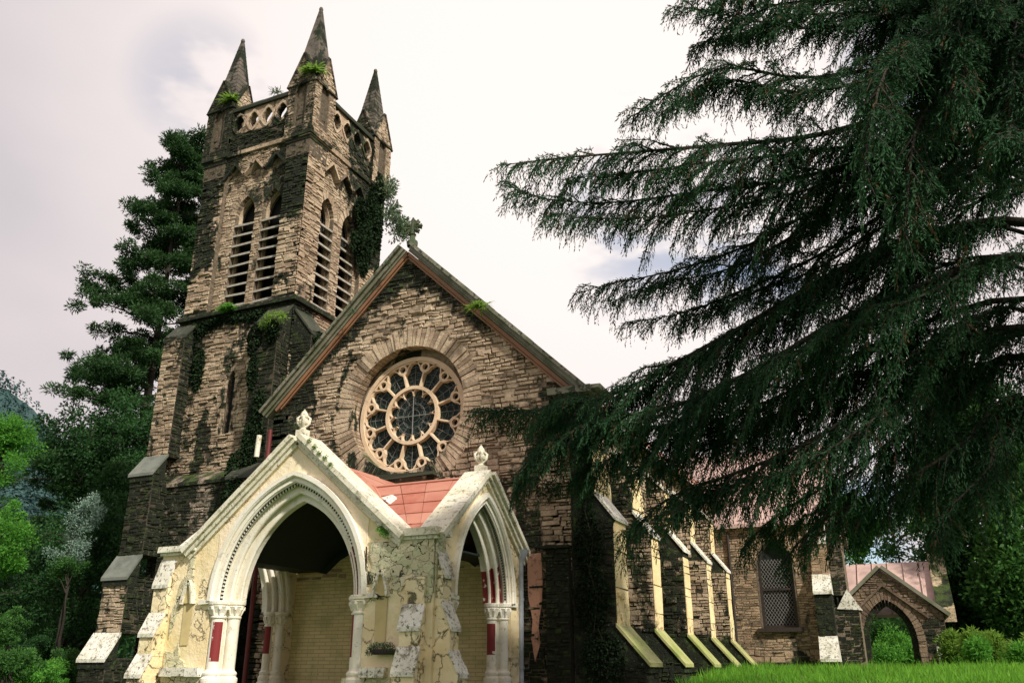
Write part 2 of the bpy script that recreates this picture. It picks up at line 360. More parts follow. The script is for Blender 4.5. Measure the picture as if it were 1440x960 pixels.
def masonry(mb, fr, z0, z1, spans, h=(.07, .16), l=(.16, .5), prot=(.0, .045), st=None, m=0, wav=.018, bias=0):
    z = z0
    # a scatter of bigger projecting blocks that break the courses
    for k in range(int((z1 - z0) * 2.2) if h[1] > .12 and z1 - z0 > 2 else 0):
        zz = rnd.uniform(z0 + .1, z1 - .3)
        for (a, b) in spans(zz):
            if b - a < .8: continue
            for q in range(max(1, int((b - a) * .45))):
                u = rnd.uniform(a + .05, b - .5); w_, e_ = rnd.uniform(.18, .42), rnd.uniform(.10, .20); sp = spans(zz + e_)
                if not any(x <= u and u + w_ <= y for x, y in sp): continue
                J = lambda k=.022: rnd.uniform(-k, k); p = rnd.uniform(.035, .065); r_ = rnd.uniform(-.02, .02)
                bk = [fr(u, zz - r_, -.02), fr(u + w_, zz + r_, -.02), fr(u + w_, zz + e_ + r_, -.02), fr(u, zz + e_ - r_, -.02)]
                ft = [fr(u + .02 + J(), zz + .015 - r_ + J(), p), fr(u + w_ - .02 + J(), zz + .015 + r_ + J(), p), fr(u + w_ - .02 + J(), zz + e_ - .015 + r_ + J(), p + J(.012)), fr(u + .02 + J(), zz + e_ - .015 - r_ + J(), p + J(.012))]
                mb.hexa(bk + ft, m, (rnd.random(), st(u, zz) if st else 0, 0))
    while z < z1 - .03:
        hh = min(rnd.uniform(*h), z1 - z); 
        for (a, b) in spans(z + hh * .5):
            u = a
            while u < b - .02:
                ll = rnd.uniform(*l) * (1.15 if hh > .12 else .9)
                if b - (u + ll) < l[0] * .6: ll = b - u
                parts = [(z, z + hh)]
                if hh > .12 and rnd.random() < .35: q = z + hh * rnd.uniform(.35, .65); parts = [(z, q), (q, z + hh)]
                for (c0, c1) in parts:
                    if m != 3 and hh < .13 and rnd.random() < .02: continue
                    p = rnd.uniform(*prot); g = .007; ins = .006 + p * .25
                    wv = wav * math.sin(u * 2.1 + z * 1.3) + wav * .6 * math.sin(u * 5.3 + z)
                    J = lambda k=.015: rnd.uniform(-k, k)
                    x0, x1, y0, y1 = u + g, u + ll - g, c0 + g * .8 + wv, c1 - g * .8 + wv
                    bk = [fr(x0, y0, -.02), fr(x1, y0, -.02), fr(x1, y1, -.02), fr(x0, y1, -.02)]
                    ft = [fr(x0 + ins + J(), y0 + ins * .7 + J(), p + J(.01)), fr(x1 - ins + J(), y0 + ins * .7 + J(), p + J(.01)),
                          fr(x1 - ins + J(), y1 - ins * .7 + J(), p + J(.01)), fr(x0 + ins + J(), y1 - ins * .7 + J(), p + J(.01))]
                    s_ = st(u + ll / 2, z) if st else 0
                    mb.hexa(bk + ft, m, (min(1, max(0, rnd.random() + bias)), s_, 0))
                u += ll
        z += hh
def voussoirs(mb, fr, inn, out, n, d0=-.03, pr=(.0, .04), m=0, st=None, closed=False, tone=(0, 1)):
    # n wedge stones between two polylines of equal parameterisation
    def ev(P, t):
        k = len(P) if closed else len(P) - 1; x = t * k; i = int(x) % len(P) if closed else min(int(x), k - 1); f = x - int(x) if closed else x - i
        a, b = P[i], P[(i + 1) % len(P)]; return (a[0] + (b[0] - a[0]) * f, a[1] + (b[1] - a[1]) * f)
    for i in range(n):
        t0 = (i + .07 + rnd.uniform(-.05, .05)) / n; t1 = (i + .93 + rnd.uniform(-.05, .05)) / n; t0 = max(t0, 0); t1 = min(t1, .99999)
        p = rnd.uniform(*pr); a, b, c_, e_ = ev(inn, t0), ev(inn, t1), ev(out, t1), ev(out, t0)
        q = rnd.uniform(-.12, .06); c_ = (c_[0] + (c_[0] - b[0]) * q, c_[1] + (c_[1] - b[1]) * q); e_ = (e_[0] + (e_[0] - a[0]) * q, e_[1] + (e_[1] - a[1]) * q)
        mb.hexa([fr(*a, d0), fr(*b, d0), fr(*c_, d0), fr(*e_, d0), fr(*a, p), fr(*b, p), fr(*c_, p), fr(*e_, p)], m, (rnd.uniform(*tone), st(a[0], a[1]) if st else 0, 0))
def notch(spans_outer, holes):
    # spans of a wall minus hole intervals; holes are functions z -> (a,b) or None
    def f(z):
        S = list(spans_outer(z))
        for h in holes:
            iv = h(z)
            if not iv: continue
            T = []
            for (a, b) in S:
                if iv[1] <= a or iv[0] >= b: T.append((a, b)); continue
                if iv[0] > a + .05: T.append((a, iv[0]))
                if iv[1] < b - .05: T.append((iv[1], b))
            S = T
        return S
    return f
def arch_hole(cx, zb, zs, hw, Rr, off=0):
    o = Rr - hw
    def f(z):
        if z < zb: return None
        if z <= zs: return (cx - hw - off, cx + hw + off)
        r = Rr + off; q = r * r - (z - zs) ** 2
        if q <= o * o: return None
        w_ = math.sqrt(q) - o; return (cx - w_, cx + w_)
    return f
def sstep(a, b, x): t = max(0, min(1, (x - a) / (b - a))); return t * t * (3 - 2 * t)

# ---------------------------------------------------------------- leaf meshes (numpy)
def npmesh(name, V, F, var, mats, parent=None, smooth=False):
    me = bpy.data.meshes.new(name); nv, nf, k = len(V), len(F), F.shape[1]
    me.vertices.add(nv); me.vertices.foreach_set('co', V.astype(np.float32).ravel())
    me.loops.add(nf * k); me.loops.foreach_set('vertex_index', F.astype(np.int32).ravel())
    me.polygons.add(nf); me.polygons.foreach_set('loop_start', np.arange(0, nf * k, k, dtype=np.int32)); me.polygons.foreach_set('loop_total', np.full(nf, k, dtype=np.int32))
    me.materials.append(mats); me.update(calc_edges=True)
    ca = me.attributes.new('var', 'FLOAT_COLOR', 'FACE'); c = np.zeros((nf, 4), dtype=np.float32); c[:, 0] = var; c[:, 3] = 1
    ca.data.foreach_set('color', c.ravel())
    o = bpy.data.objects.new(name, me); C.objects.link(o)
    if parent: adopt(o, parent)
    return o
def unit(a): return a / (np.linalg.norm(a, axis=1, keepdims=True) + 1e-9)
def leaves(P, D, ln, wd, jit=.6):
    """one kite-shaped leaf per point P, along direction D (jittered)"""
    n = len(P); D = unit(D + npr.normal(0, jit, (n, 3))); A = unit(np.cross(D, npr.normal(0, 1, (n, 3))))
    ln = (ln * npr.uniform(.6, 1.3, n))[:, None]; wd = (wd * npr.uniform(.7, 1.2, n))[:, None]
    V = np.stack([P, P + D * ln * .45 + A * wd * .5, P + D * ln, P + D * ln * .45 - A * wd * .5], 1).reshape(-1, 3)
    return V, np.arange(4 * n).reshape(-1, 4)
def leafobj(name, P, D, ln, wd, mat, parent, jit=.6, var=None):
    V, F = leaves(P, D, ln, wd, jit)
    if var is None: var = npr.random(len(P))
    return npmesh(name, V, F, var, mat, parent)
def clump_points(centers, radii, n, flat=.75):
    """points in shells of many small clumps; var lighter towards the top of a clump"""
    c = np.repeat(np.array(centers), n, axis=0); r = np.repeat(np.array(radii), n)[:, None]
    d = unit(npr.normal(0, 1, c.shape)); d2 = d * (npr.random((len(c), 1)) ** .45); d2[:, 2] *= flat
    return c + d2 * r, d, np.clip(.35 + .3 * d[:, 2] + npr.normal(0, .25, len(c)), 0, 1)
def tree(base, h, crown, nclump, cr_, nleaf, ll, lw, mat, label, cat, group=None, name='tree', tr=.25, lean=(0, 0), bark=None):
    """crown: list of (dx,dy,z,rx,ry,rz) lobes"""
    root = empty(name, base); tag(root, label, cat, group); b = Vector(base); mb = MB()
    top = b + Vector((lean[0], lean[1], h * .85)); tp = [b + (top - b) * (i / 5) + Vector((rnd.uniform(-.1, .1), rnd.uniform(-.1, .1), 0)) * (i > 0) for i in range(6)]
    tp[0] = b - Vector((0, 0, .6)); mb.tube(tp, [tr * (1 - .8 * i / 5) for i in range(6)], 8)
    cs = []; rs = []
    for k in range(nclump):
        L_ = rnd.choice(crown); d = Vector((rnd.gauss(0, 1), rnd.gauss(0, 1), rnd.gauss(0, 1))).normalized() * rnd.random() ** .4
        p = b + Vector((L_[0] + d.x * L_[3], L_[1] + d.y * L_[4], L_[2] + d.z * L_[5])); cs.append(p); rs.append(cr_ * rnd.uniform(.6, 1.35))
        if k % 4 == 0:
            q = tp[0] + (top - tp[0]) * min(.97, max(.25, (p.z - b.z - .6) / (h * .85))); mb.tube([q, (q + p) / 2 + Vector((0, 0, .15)), p], [tr * .28, tr * .16, .012], 5)
    mb.build('trunk', bark or M['bark'], root)
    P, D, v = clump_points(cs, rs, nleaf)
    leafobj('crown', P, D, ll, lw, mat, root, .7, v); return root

# ---------------------------------------------------------------- ground and far hill
def gz(x, y):
    d = math.hypot(x, y)
    return 1.52 * sstep(3, 26, d * .6 + y * .4 + x * .25) - .012 * max(0, -x - 12) + .05 * math.sin(x * .7) * math.sin(y * .5) - .35 * sstep(-20, -32, x)
g = MB(); xs = [-400, -250, -150, -90, -60] + [-45 + i * 1.5 for i in range(52)] + [45, 70, 110, 200, 400]; ys = [-60, -30, -15] + [-8 + i * 1.5 for i in range(56)] + [90, 120, 180, 300, 500]
V = [(x, y, gz(x, y)) for y in ys for x in xs]; nx = len(xs)
g.mesh(V, [(j * nx + i, j * nx + i + 1, (j + 1) * nx + i + 1, (j + 1) * nx + i) for j in range(len(ys) - 1) for i in range(nx - 1)], sm=True)
tag(g.build('ground', M['ground']), kind='structure')

# ---------------------------------------------------------------- the church
church = tag(empty('church', (-11.3, 18, .9)), 'old rubble stone church with square bell tower, rose window and cream arched porch', 'church')
def stN(x, z):      # weathering of the west front
    g = .16 + .35 * sstep(10.6, 11.8, z) + .45 * sstep(5.2, 3.2, z) * sstep(-9, -7.6, x) + .5 * sstep(.9, .15, abs((z - 12.1) + abs(x + 11.4) * .98) if x < -9 else 9)
    g += .3 * sstep(-15, -15.7, x) + .45 * sstep(1.4, .1, math.hypot(x + 7, z - 7.3)) + .35 * sstep(.6, .1, math.hypot((x + 11.2) * .5, z - 5.7))
    return min(1, g)
fN = front(18); RC = (-11.30, 7.86); RO = 1.67
def rake(z, xc, za, s1, s2):   # wall extent under the gable
    return (xc - (za - z) / s1, xc + (za - z) / s2)
nw = MB()
NP = [(-15.6, .2), (-15.6, 8.2), (-11.42, 12.2), (-6.85, 7.75), (-6.85, .2)]
slab(nw, fN, NP, [circ(*RC, RO + .02, 48)], -.6, 0, 1, (.5, .3, 0), cf=lambda x, z: (.5, stN(x, z), 0))
def rose_hole(z):
    q = 2.14 ** 2 - (z - RC[1]) ** 2
    return (RC[0] - math.sqrt(q), RC[0] + math.sqrt(q)) if q > 0 else None
def nsp(z):
    a, b = rake(z, -11.42, 12.15, .96, .972); return [(max(a, -15.6), min(b, -6.85))]
def porch_hide(z): return (-14.6, -8.3) if z < 3.7 else None
masonry(nw, fN, .4, 12.0, notch(nsp, [rose_hole, porch_hide]), (.06, .15), (.12, .46), (.0, .065), stN)
voussoirs(nw, fN, circ(*RC, RO, 60, .3), circ(*RC, 2.2, 60, .3), 92, -.30, (.0, .045), 0, lambda x, z: .12 + .25 * (z < 7), True)
# side wall along the nave with its brickwork
fS = side(-6.85)
def stS(y, z): return min(1, .05 + .85 * sstep(2.7, 1.7, z) + .2 * sstep(6.5, 7.5, z))
slab(nw, fS, [(18.0, .2), (18.0, 7.75), (33.2, 7.75), (33.2, .2)], (), -.5, -.002, 1, (.5, .3, 0))
masonry(nw, fS, .9, 7.7, lambda z: [(18.02, 33.0)], (.07, .11), (.18, .36), (.0, .025), stS)
slab(nw, Fr((-15.6, 0, 0), (0, 1, 0), (-1, 0, 0)), [(18.0, .2), (18.0, 8.15), (33.2, 8.15), (33.2, .2)], (), -.5, -.002, 1, (.5, .8, 0))
nw.box(-17.2, -15.6, 20.4, 20.9, .2, 9.5, 1, (.5, .9, 0))
nave = nw.build('nave_wall', [M['stone'], M['mortar']], church)
# dark pier panel and remains of pink plaster by the downpipe
pk = MB(); pts = [(-7.92, 4.0), (-7.58, 4.02), (-7.55, 3.4), (-7.58, 2.9), (-7.66, 2.5), (-7.62, 2.1), (-7.75, 1.75), (-7.83, 2.2), (-7.80, 2.6), (-7.9, 3.1)]
slab(pk, fN, pts, (), -.02, .055, 0)
s = NT('pink_plaster'); p_ = wpos(s); M['pink'] = s.fin(s.mix(s.mr(s.noise(p_, 7, 7, .7), .5, .66), (.50, .27, .19), (.20, .12, .085)), .9, s.bump(s.noise(p_, 20, 5), .6, .02), .2)
pk.build('pink_plaster_patch', M['pink'], church)
bp = MB(); bp.box(-7.42, -6.88, 17.83, 18.0, 1.0, 4.08, 1, (.5, 1, 0))
masonry(bp, front(17.83), 1.0, 4.08, lambda z: [(-7.42, -6.88)], (.06, .13), (.12, .3), (.0, .04), lambda x, z: .95)
bp.box(-7.5, -6.86, 17.75, 17.99, 4.08, 4.14, 0, (.3, .8, 0))
bp.build('wall_pier', [M['stone_grey'], M['mortar']], church)

# gable coping in three layers: dark slab, mossy stone, brown board
def rakeband(mb, A, B, off0, off1, d0, d1, m=0, c=(.5, 0, 0), fr=fN, n=1, j=0):
    A = Vector(A); B = Vector(B); t = (B - A).normalized(); nn = Vector((-t.y, t.x)); nn = nn if nn.y > 0 else -nn
    for i in range(n):
        a = A + (B - A) * (i / n); b = A + (B - A) * ((i + 1) / n) - t * (.006 if n > 1 else 0); q = rnd.uniform(-j, j) if j else 0
        P4 = [a + nn * (off0), b + nn * off0, b + nn * (off1 + q), a + nn * (off1 + q)]
        mb.hexa([fr(p.x, p.y, d0) for p in P4] + [fr(p.x, p.y, d1 + q * .5) for p in P4], m, (rnd.random(), c[1], c[2]))
AP = (-11.42, 12.28)
for (B, slot) in (((-6.55, 7.55), 0), ((-15.72, 8.05), 1)):
    gc = MB(); sgn = 1 if slot == 0 else -1
    rakeband(gc, AP, B, .20, .29, -.55, .30, 0, (.5, .45, .3), n=9, j=.006)
    rakeband(gc, AP, B, .10, .20, -.5, .21, 1, (.5, .1, .25), n=11, j=.008)
    rakeband(gc, AP, B, .04, .10, -.5, .14, 1, (.5, .3, .1), n=7, j=.004)
    gc.build('gable_coping', [M['mossy'], M['mossy']], church)
    bb = MB(); rakeband(bb, (AP[0], AP[1] - .02), (B[0] - .25 * sgn, B[1] + .22), -.05, .04, -.1, .12, 0); rakeband(bb, (AP[0], AP[1] - .04), (B[0] - .35 * sgn, B[1] + .3), -.10, -.05, -.1, .09, 0)
    bb.build('gable_board', M['brown'], church)
kn = MB(); kn.box(-6.95, -6.35, 17.55, 18.5, 7.0, 7.5, 0, (.3, .8, 0), .03); kn.box(-7.2, -6.15, 17.5, 18.6, 7.5, 7.66, 1, (.3, .5, 0), .02); kn.box(-6.4, -5.95, 17.6, 18.6, 7.58, 7.66, 1, (.3, .2, 0), .02)
kn.hexa([(-6.95, 18.4, 6.6), (-6.8, 18.4, 6.6), (-6.4, 18.4, 7.02), (-6.95, 18.4, 7.02), (-6.95, 17.8, 6.6), (-6.8, 17.8, 6.6), (-6.4, 17.6, 7.02), (-6.95, 17.6, 7.02)], 0, (.3, .9, 0))
kn.build('kneeler', [M['stone_grey'], M['mossy']], church)
# foliated cross on the apex
M['greencross'] = trim('mossy_cross_stone', (.07, .09, .04), (.035, .05, .02), .8)
cx_ = MB(); cx_.lathe(-11.36, 18, [(.15, 12.5), (.16, 12.64), (.09, 12.7), (.07, 12.82), (.11, 12.86), (.07, 12.9), (.06, 13.32), (.0, 13.42)], 8)
for dx, dz in ((-.24, 0), (.24, 0), (0, .22), (0, -.16), (-.15, .14), (.15, .14), (-.15, -.12), (.15, -.12)):
    q = Vector((-11.36 + dx, 18, 13.08 + dz)); cx_.tube([Vector((-11.36, 18, 13.08)), q], [.045, .065], 6)
    for a in range(5):
        t = a * 1.256; cx_.tube([q, q + Vector((math.cos(t) * .07, rnd.uniform(-.05, .05), math.sin(t) * .08))], [.05, .025], 5)
cx_.build('cross_finial', M['greencross'], church)
nr_ = MB()
for (A, B) in (((-11.42, 12.33), (-6.45, 7.6)), ((-11.42, 12.33), (-15.95, 7.9))):
    nr_.hexa([(A[0], 34, A[1] - .14), (B[0], 34, B[1] - .14), (B[0], 34, B[1]), (A[0], 34, A[1]), (A[0], 18.45, A[1] - .14), (B[0], 18.45, B[1] - .14), (B[0], 18.45, B[1]), (A[0], 18.45, A[1])], 0, (.8, 0, 0))
nr_.build('nave_roof', M['redroof'], church)

# ---- rose window
rw = MB(); ft = fN; RH = RC; RC = (-11.34, 7.76)
bandp(rw, ft, circ(*RC, 1.47), circ(*RC, 1.58), -.50, -.30, 0, closed=True)
bandp(rw, ft, circ(*RC, 1.43), circ(*RC, 1.48), -.50, -.34, 0, closed=True)
bandp(rw, ft, circ(*RC, 1.55), circ(*RC, 1.90), -.52, -.40, 1, (.3, .25, 0), closed=True)
rose = rw.build('rose_window', [M['tracery'], M['stone']], church)
def bar2(mb, a, b, w_, d0, d1):
    a = Vector(a); b = Vector(b); t = (b - a).normalized(); nn = Vector((-t.y, t.x)) * w_ / 2
    P4 = [a + nn, b + nn, b - nn, a - nn]; Q4 = [a + nn * .55, b + nn * .55, b - nn * .55, a - nn * .55]
    mb.hexa([ft(p.x, p.y, d0) for p in P4] + [ft(p.x, p.y, d1) for p in Q4])
def pol(r, t): return (RC[0] + r * math.cos(t), RC[1] + r * math.sin(t))
tr_ = MB(); ft = Fr((0, 18.09, 0), (1, 0, 0), (0, -1, 0)); bandp(tr_, ft, circ(*RC, .70), circ(*RC, .79), -.42, -.22, 0, closed=True)
for k in range(12):
    t = 2 * math.pi * (k + .5) / 12; h = math.pi / 12; dd = .002 * (k % 2)
    bar2(tr_, pol(.76, t), pol(1.18, t), .075, -.42, -.24 + dd)
    cc = pol(1.32, t); bandp(tr_, ft, circ(*cc, .085, 14), circ(*cc, .135, 14), -.42, -.245 + dd, closed=True)
    for sg in (-1, 1):
        ps = [pol(1.15, t), pol(1.24, t + sg * .098), pol(1.33, t + sg * .125), pol(1.43, t + sg * .19), pol(1.49, t + sg * .255)]
        for a, b in zip(ps[:-1], ps[1:]): bar2(tr_, a, b, .05, -.42, -.25 + dd)
    c2 = pol(.575, t); P_ = [(c2[0] + .150 * math.cos(a), c2[1] + .150 * math.sin(a)) for a in [t - 2.05 + 4.1 * i / 10 + 0 for i in range(11)]]
    for a, b in zip(P_[:-1], P_[1:]): bar2(tr_, a, b, .04, -.40, -.26)
tr_.build('tracery', M['tracery'], rose)
gl = MB(); gl.face([ft(*p, -.37) for p in circ(*RC, 1.6)]); gl.build('glass', M['glass'], rose)
ib = MB(); ib.tube([ft(RC[0] - .68, RC[1] - .02, -.30), ft(RC[0] + .68, RC[1] - .02, -.30)], .013, 6); ib.tube([ft(RC[0], RC[1] - .68, -.30), ft(RC[0], RC[1] + .68, -.30)], .013, 6)
for k in range(12):
    t = 2 * math.pi * k / 12; a = pol(.8, t); b = pol(1.45, t); ib.tube([ft(*a, -.345), ft(*b, -.345)], .006, 4)
    for r_ in (.95, 1.15, 1.3): ib.tube([ft(*pol(r_, t - .17), -.345), ft(*pol(r_ + .05, t), -.345), ft(*pol(r_, t + .17), -.345)], .005, 4)
for r_ in (.17, .34, .5):
    c_ = circ(*RC, r_, 24); ib.tube([ft(*p, -.35) for p in c_ + c_[:1]], .006, 4)
for k in range(12):
    t = 2 * math.pi * k / 12 + .2; c_ = circ(*pol(.42, t), .13, 10); ib.tube([ft(*p, -.352) for p in c_ + c_[:1]], .005, 4)
ib.build('glazing_bar', simple('pale_lead', (.20, .20, .18), .5), rose)
sh = MB(); sh.box(-12.2, -10.3, 17.72, 18.02, 5.98, 6.1, 0, (.4, .8, .3), .03)
sh.hexa([(-12.1, 18, 5.7), (-10.5, 18, 5.7), (-10.4, 18, 5.98), (-12.15, 18, 5.98), (-12.0, 17.9, 5.7), (-10.7, 17.9, 5.7), (-10.5, 17.75, 5.98), (-12.15, 17.75, 5.98)], 0, (.4, .6, .4))
sh.build('window_sill', M['mossy'], rose)

# ---- bell tower
TX0, TX1, TY0, TY1 = -21.75, -17.02, 20.0, 24.7
fT = front(TY0); fTr = side(TX1); fTl = Fr((TX0, 0, 0), (0, 1, 0), (-1, 0, 0)); fTb = Fr((0, TY1, 0), (1, 0, 0), (0, 1, 0))
def stTf(x, z):
    g = .14 + .62 * sstep(7.4, 6.0, z) + .55 * sstep(-20.4, -21.4, x) * sstep(13.5, 16.5, z) + .35 * sstep(-19.9, -21.0, x) * (z < 12.9) + .75 * sstep(11.7, 12.7, z) * (z < 12.9) + .75 * sstep(-18.7, -17.7, x) * sstep(15.0, 16.6, z) * (z < 19.6) + .4 * sstep(18.3, 19.3, z)
    g += .5 * sstep(-17.9, -17.4, x) * (z < 12.9) + .55 * sstep(-20.5, -21.3, x) * sstep(10.2, 11.5, z) * (z < 12.9) + .4 * sstep(1.1, .3, abs(x + 19.2)) * sstep(15.8, 16.6, z) * sstep(18.2, 17.2, z)
    return min(1, g)
def stTr(y, z):
    return min(1, .0 + .8 * sstep(22.6, 23.6, y + (18 - z) * .1) * sstep(14.5, 16.5, z) * sstep(20, 19.5, z) + .3 * sstep(19.3, 19.8, z) + .2 * sstep(15.8, 17.2, z) * sstep(.8, .2, abs(y - 22.2)) + .5 * (z < 12.8) * sstep(21.5, 20.8, y))
tw = MB()
LF = [(-19.72, .44), (-18.50, .44)]; LR = [(21.50, .42), (22.84, .42)]
ZS, ZR, ZB = 16.55, .95, 12.98
def zig(c0, c1, n, z0, z1):
    P = []
    for i in range(n):
        a = c0 + (c1 - c0) * i / n; b = c0 + (c1 - c0) * (i + 1) / n; P += [(a, z0), ((a + b) / 2, z1)]
    return P + [(c1, z0)]
def recess_hole(a, b): return lambda z: (a, b) if ZB - .1 < z < 18.15 else None
for fr, a, b, LL, st, ext in ((fT, -20.72, -17.95, LF, stTf, (TX0, TX1)), (fTr, 20.95, 23.45, LR, stTr, (TY0, TY1))):
    rec = [(a, ZB - .1)] + zig(a, b, 3, 18.1, 18.62) + [(b, ZB - .1)]
    holes = [rec] + ([[(-19.36, 8.5), (-19.06, 8.5)] + arch(-19.21, 10.3, .15, .5, 0, 4)[::-1]] if fr is fT else [])
    holes = [rec] + ([[(-19.36, 8.5)] + arch(-19.21, 10.3, .15, .5, 0, 4) + [(-19.06, 8.5)]] if fr is fT else [])
    slab(tw, fr, [(ext[0], 0), (ext[0], 20.0), (ext[1], 20.0), (ext[1], 0)], holes, -.18, 0, 1, (.5, .3, 0), cf=lambda x, z: (.5, st(x, z), 0))
    ih = [[(c - hw, ZB)] + arch(c, ZS, hw, ZR, 0, 6) + [(c + hw, ZB)] for c, hw in LL]
    slab(tw, fr, [(a - .2, ZB - .3), (a - .2, 18.9), (b + .2, 18.9), (b + .2, ZB - .3)], ih, -.62, -.18, 1, (.5, .3, 0))
    lan = [arch_hole(-19.21, 8.5, 10.3, .15, .5, .1)] if fr is fT else []
    full = lambda z, e_=ext: [(e_[0], e_[1])]
    def zh(z, a=a, b=b):
        return (a, b) if ZB - .1 < z < 18.1 else None
    masonry(tw, fr, .6, 18.08, notch(full, [zh] + lan), (.07, .16), (.14, .46), (.0, .065), st)
    # above the recess: stones between the zigzag hoods
    def zz(z, a=a, b=b):
        return None
    def sp2(z, a=a, b=b, e_=ext):
        S = [(e_[0], a)]; w_ = (b - a) / 3; k = max(0, (18.62 - z) / .52) * w_ / 2
        if z > 18.6: return [e_]
        x = a
        for i in range(3):
            c = a + w_ * (i + .5); S.append((x, c - k)); x = c + k
        S += [(x, b), (b, e_[1])]; return [q for q in S if q[1] - q[0] > .06]
    masonry(tw, fr, 18.08, 19.02, sp2, (.06, .1), (.12, .3), (.0, .04), st)
    masonry(tw, fr, 19.2, 20.0, full, (.06, .12), (.14, .4), (.0, .06), lambda x, z: .75 if fr is fT else .4)
    for c, hw in LL:   # arch heads and back of the recess
        voussoirs(tw, Fr(fr.O - fr.N * .18, fr.U, fr.N), arch(c, ZS, hw, ZR, .0, 8), arch(c, ZS, hw, ZR, .26, 8), 18, -.3, (0, .04), 0, st)
    fr2 = Fr(fr.O - fr.N * .18, fr.U, fr.N)
    hs = [arch_hole(c, ZB, ZS, hw, ZR, .0 if True else 0) for c, hw in LL] + [lambda z, c=c, hw=hw: arch_hole(c, ZS - .05, ZS, hw, ZR, .25)(z) for c, hw in LL]
    masonry(tw, fr2, ZB - .1, 18.3, notch(lambda z, a=a, b=b: [(a, b)], hs), (.07, .14), (.12, .3), (.0, .035), st)
    # shaft on each side of the lights
    # zigzag hood moulding
    Zt = zig(a, b, 3, 18.1, 18.62)
    for p, q in zip(Zt[:-1], Zt[1:]):
        A_ = Vector(p); B_ = Vector(q); rakeband(tw, A_, B_, -.01, .07, -.18, .07, 0, (.8, .3, 0), fr)
for fr, ext in ((fTl, (TY0, TY1)), (fTb, (TX0, TX1))):
    slab(tw, fr, [(ext[0], 0), (ext[0], 20.0), (ext[1], 20.0), (ext[1], 0)], (), -.18, -.003, 1, (.5, .3, 0), back=False)
    masonry(tw, fr, 1, 20, lambda z, e_=ext: [e_], (.12, .2), (.3, .6), (.0, .04), lambda x, z: .3)
tower = tw.build('bell_tower', [M['stone'], M['mortar']], church); 
di = MB(); di.box(TX0 + .7, TX1 - .7, TY0 + .7, TY1 - .7, 8, 19.3); di.build('dark_inner_box', M['dark'], tower)  # black box added inside the tower against light leaking through the openings
# quoins of paler dressed stone on the lit corner edges
for fr, LL, in ((fT, LF), (fTr, LR)):
    for c, hw in LL:
        lv = MB(); fo = Fr(fr.O - fr.N * .30, fr.U, fr.N); z = ZB + .08
        for i in range(9):
            zz_ = z + i * .385; tl = rnd.uniform(-.03, .03); w_ = hw - .01
            lv.hexa([fo(c - w_, zz_ + .20 + tl, -.20), fo(c + w_, zz_ + .20, -.20), fo(c + w_, zz_ + .26, -.20), fo(c - w_, zz_ + .26 + tl, -.20),
                     fo(c - w_, zz_ + tl, .13), fo(c + w_, zz_, .13), fo(c + w_, zz_ + .075, .13), fo(c - w_, zz_ + .075 + tl, .13)], 0, (rnd.random(), 0, 0))
        bandp(lv, fo, [(c - hw, ZB)] + arch(c, ZS, hw, ZR, -.0, 8) + [(c + hw, ZB)], [(c - hw + .04, ZB)] + arch(c, ZS, hw, ZR, -.04, 8) + [(c + hw - .04, ZB)], -.2, -.05, 1)
        lv.build('louvre_window', [M['louvre'], M['stone']], tower)
bk = MB(); bk.face([fT(-19.5, 8.4, -.17), fT(-18.9, 8.4, -.17), fT(-18.9, 11.1, -.17), fT(-19.5, 11.1, -.17)])
bk.build('lancet_window', M['dark'], tower)
lvs = MB(); voussoirs(lvs, fT, arch(-19.21, 10.3, .15, .5, 0, 6), arch(-19.21, 10.3, .15, .5, .26, 6), 11, -.12, (0, .05), 0, lambda x, z: .2)
for sg in (-1, 1):
    z = 8.5
    while z < 10.3:
        q = rnd.uniform(.1, .18); u0 = -19.21 + sg * .15; u1 = u0 + sg * rnd.uniform(.14, .3); a_, b_ = min(u0, u1), max(u0, u1)
        lvs.hexa([fT(a_, z, -.15), fT(b_, z, -.02), fT(b_, z + q - .012, -.02), fT(a_, z + q - .012, -.15), fT(a_, z, .03), fT(b_, z, .04), fT(b_, z + q - .012, .035), fT(a_, z + q - .012, .03)], 0, (rnd.random(), .15, 0)); z += q
lvs.build('lancet_surround', M['stone'], tower)
# string courses
def ring(mb, z0, z1, pr, m=0, c=(.5, 0, 0), slope=0, g=0):
    for (x0, x1, y0, y1) in ((TX0 - pr, TX1 + pr, TY0 - pr, TY0 + .05), (TX0 - pr, TX1 + pr, TY1 - .05, TY1 + pr)):
        n = 8
        for i in range(n):
            a = x0 + (x1 - x0) * i / n; b = x0 + (x1 - x0) * (i + 1) / n - .008; mb.box(a, b, y0, y1, z0, z1, m, (rnd.random(), g, 0), .008)
    for (x0, x1) in ((TX1 - .05, TX1 + pr), (TX0 - pr, TX0 + .05)):
        n = 8
        for i in range(n):
            a = TY0 + .06 + (TY1 - TY0 - .12) * i / n; b = TY0 + .06 + (TY1 - TY0 - .12) * (i + 1) / n - .008; mb.box(x0, x1, a, b, z0, z1, m, (rnd.random(), g, 0), .008)
sc = MB(); ring(sc, 12.70, 12.80, .17, 0, g=.9); ring(sc, 12.80, 12.90, .10, 0, g=.5); sc.build('string_course', [M['stone_grey'], M['stone']], tower)
sc = MB(); ring(sc, 19.03, 19.19, .09, 1, g=.25); sc.build('string_course', [M['stone_grey'], M['stone']], tower)
ls = MB()
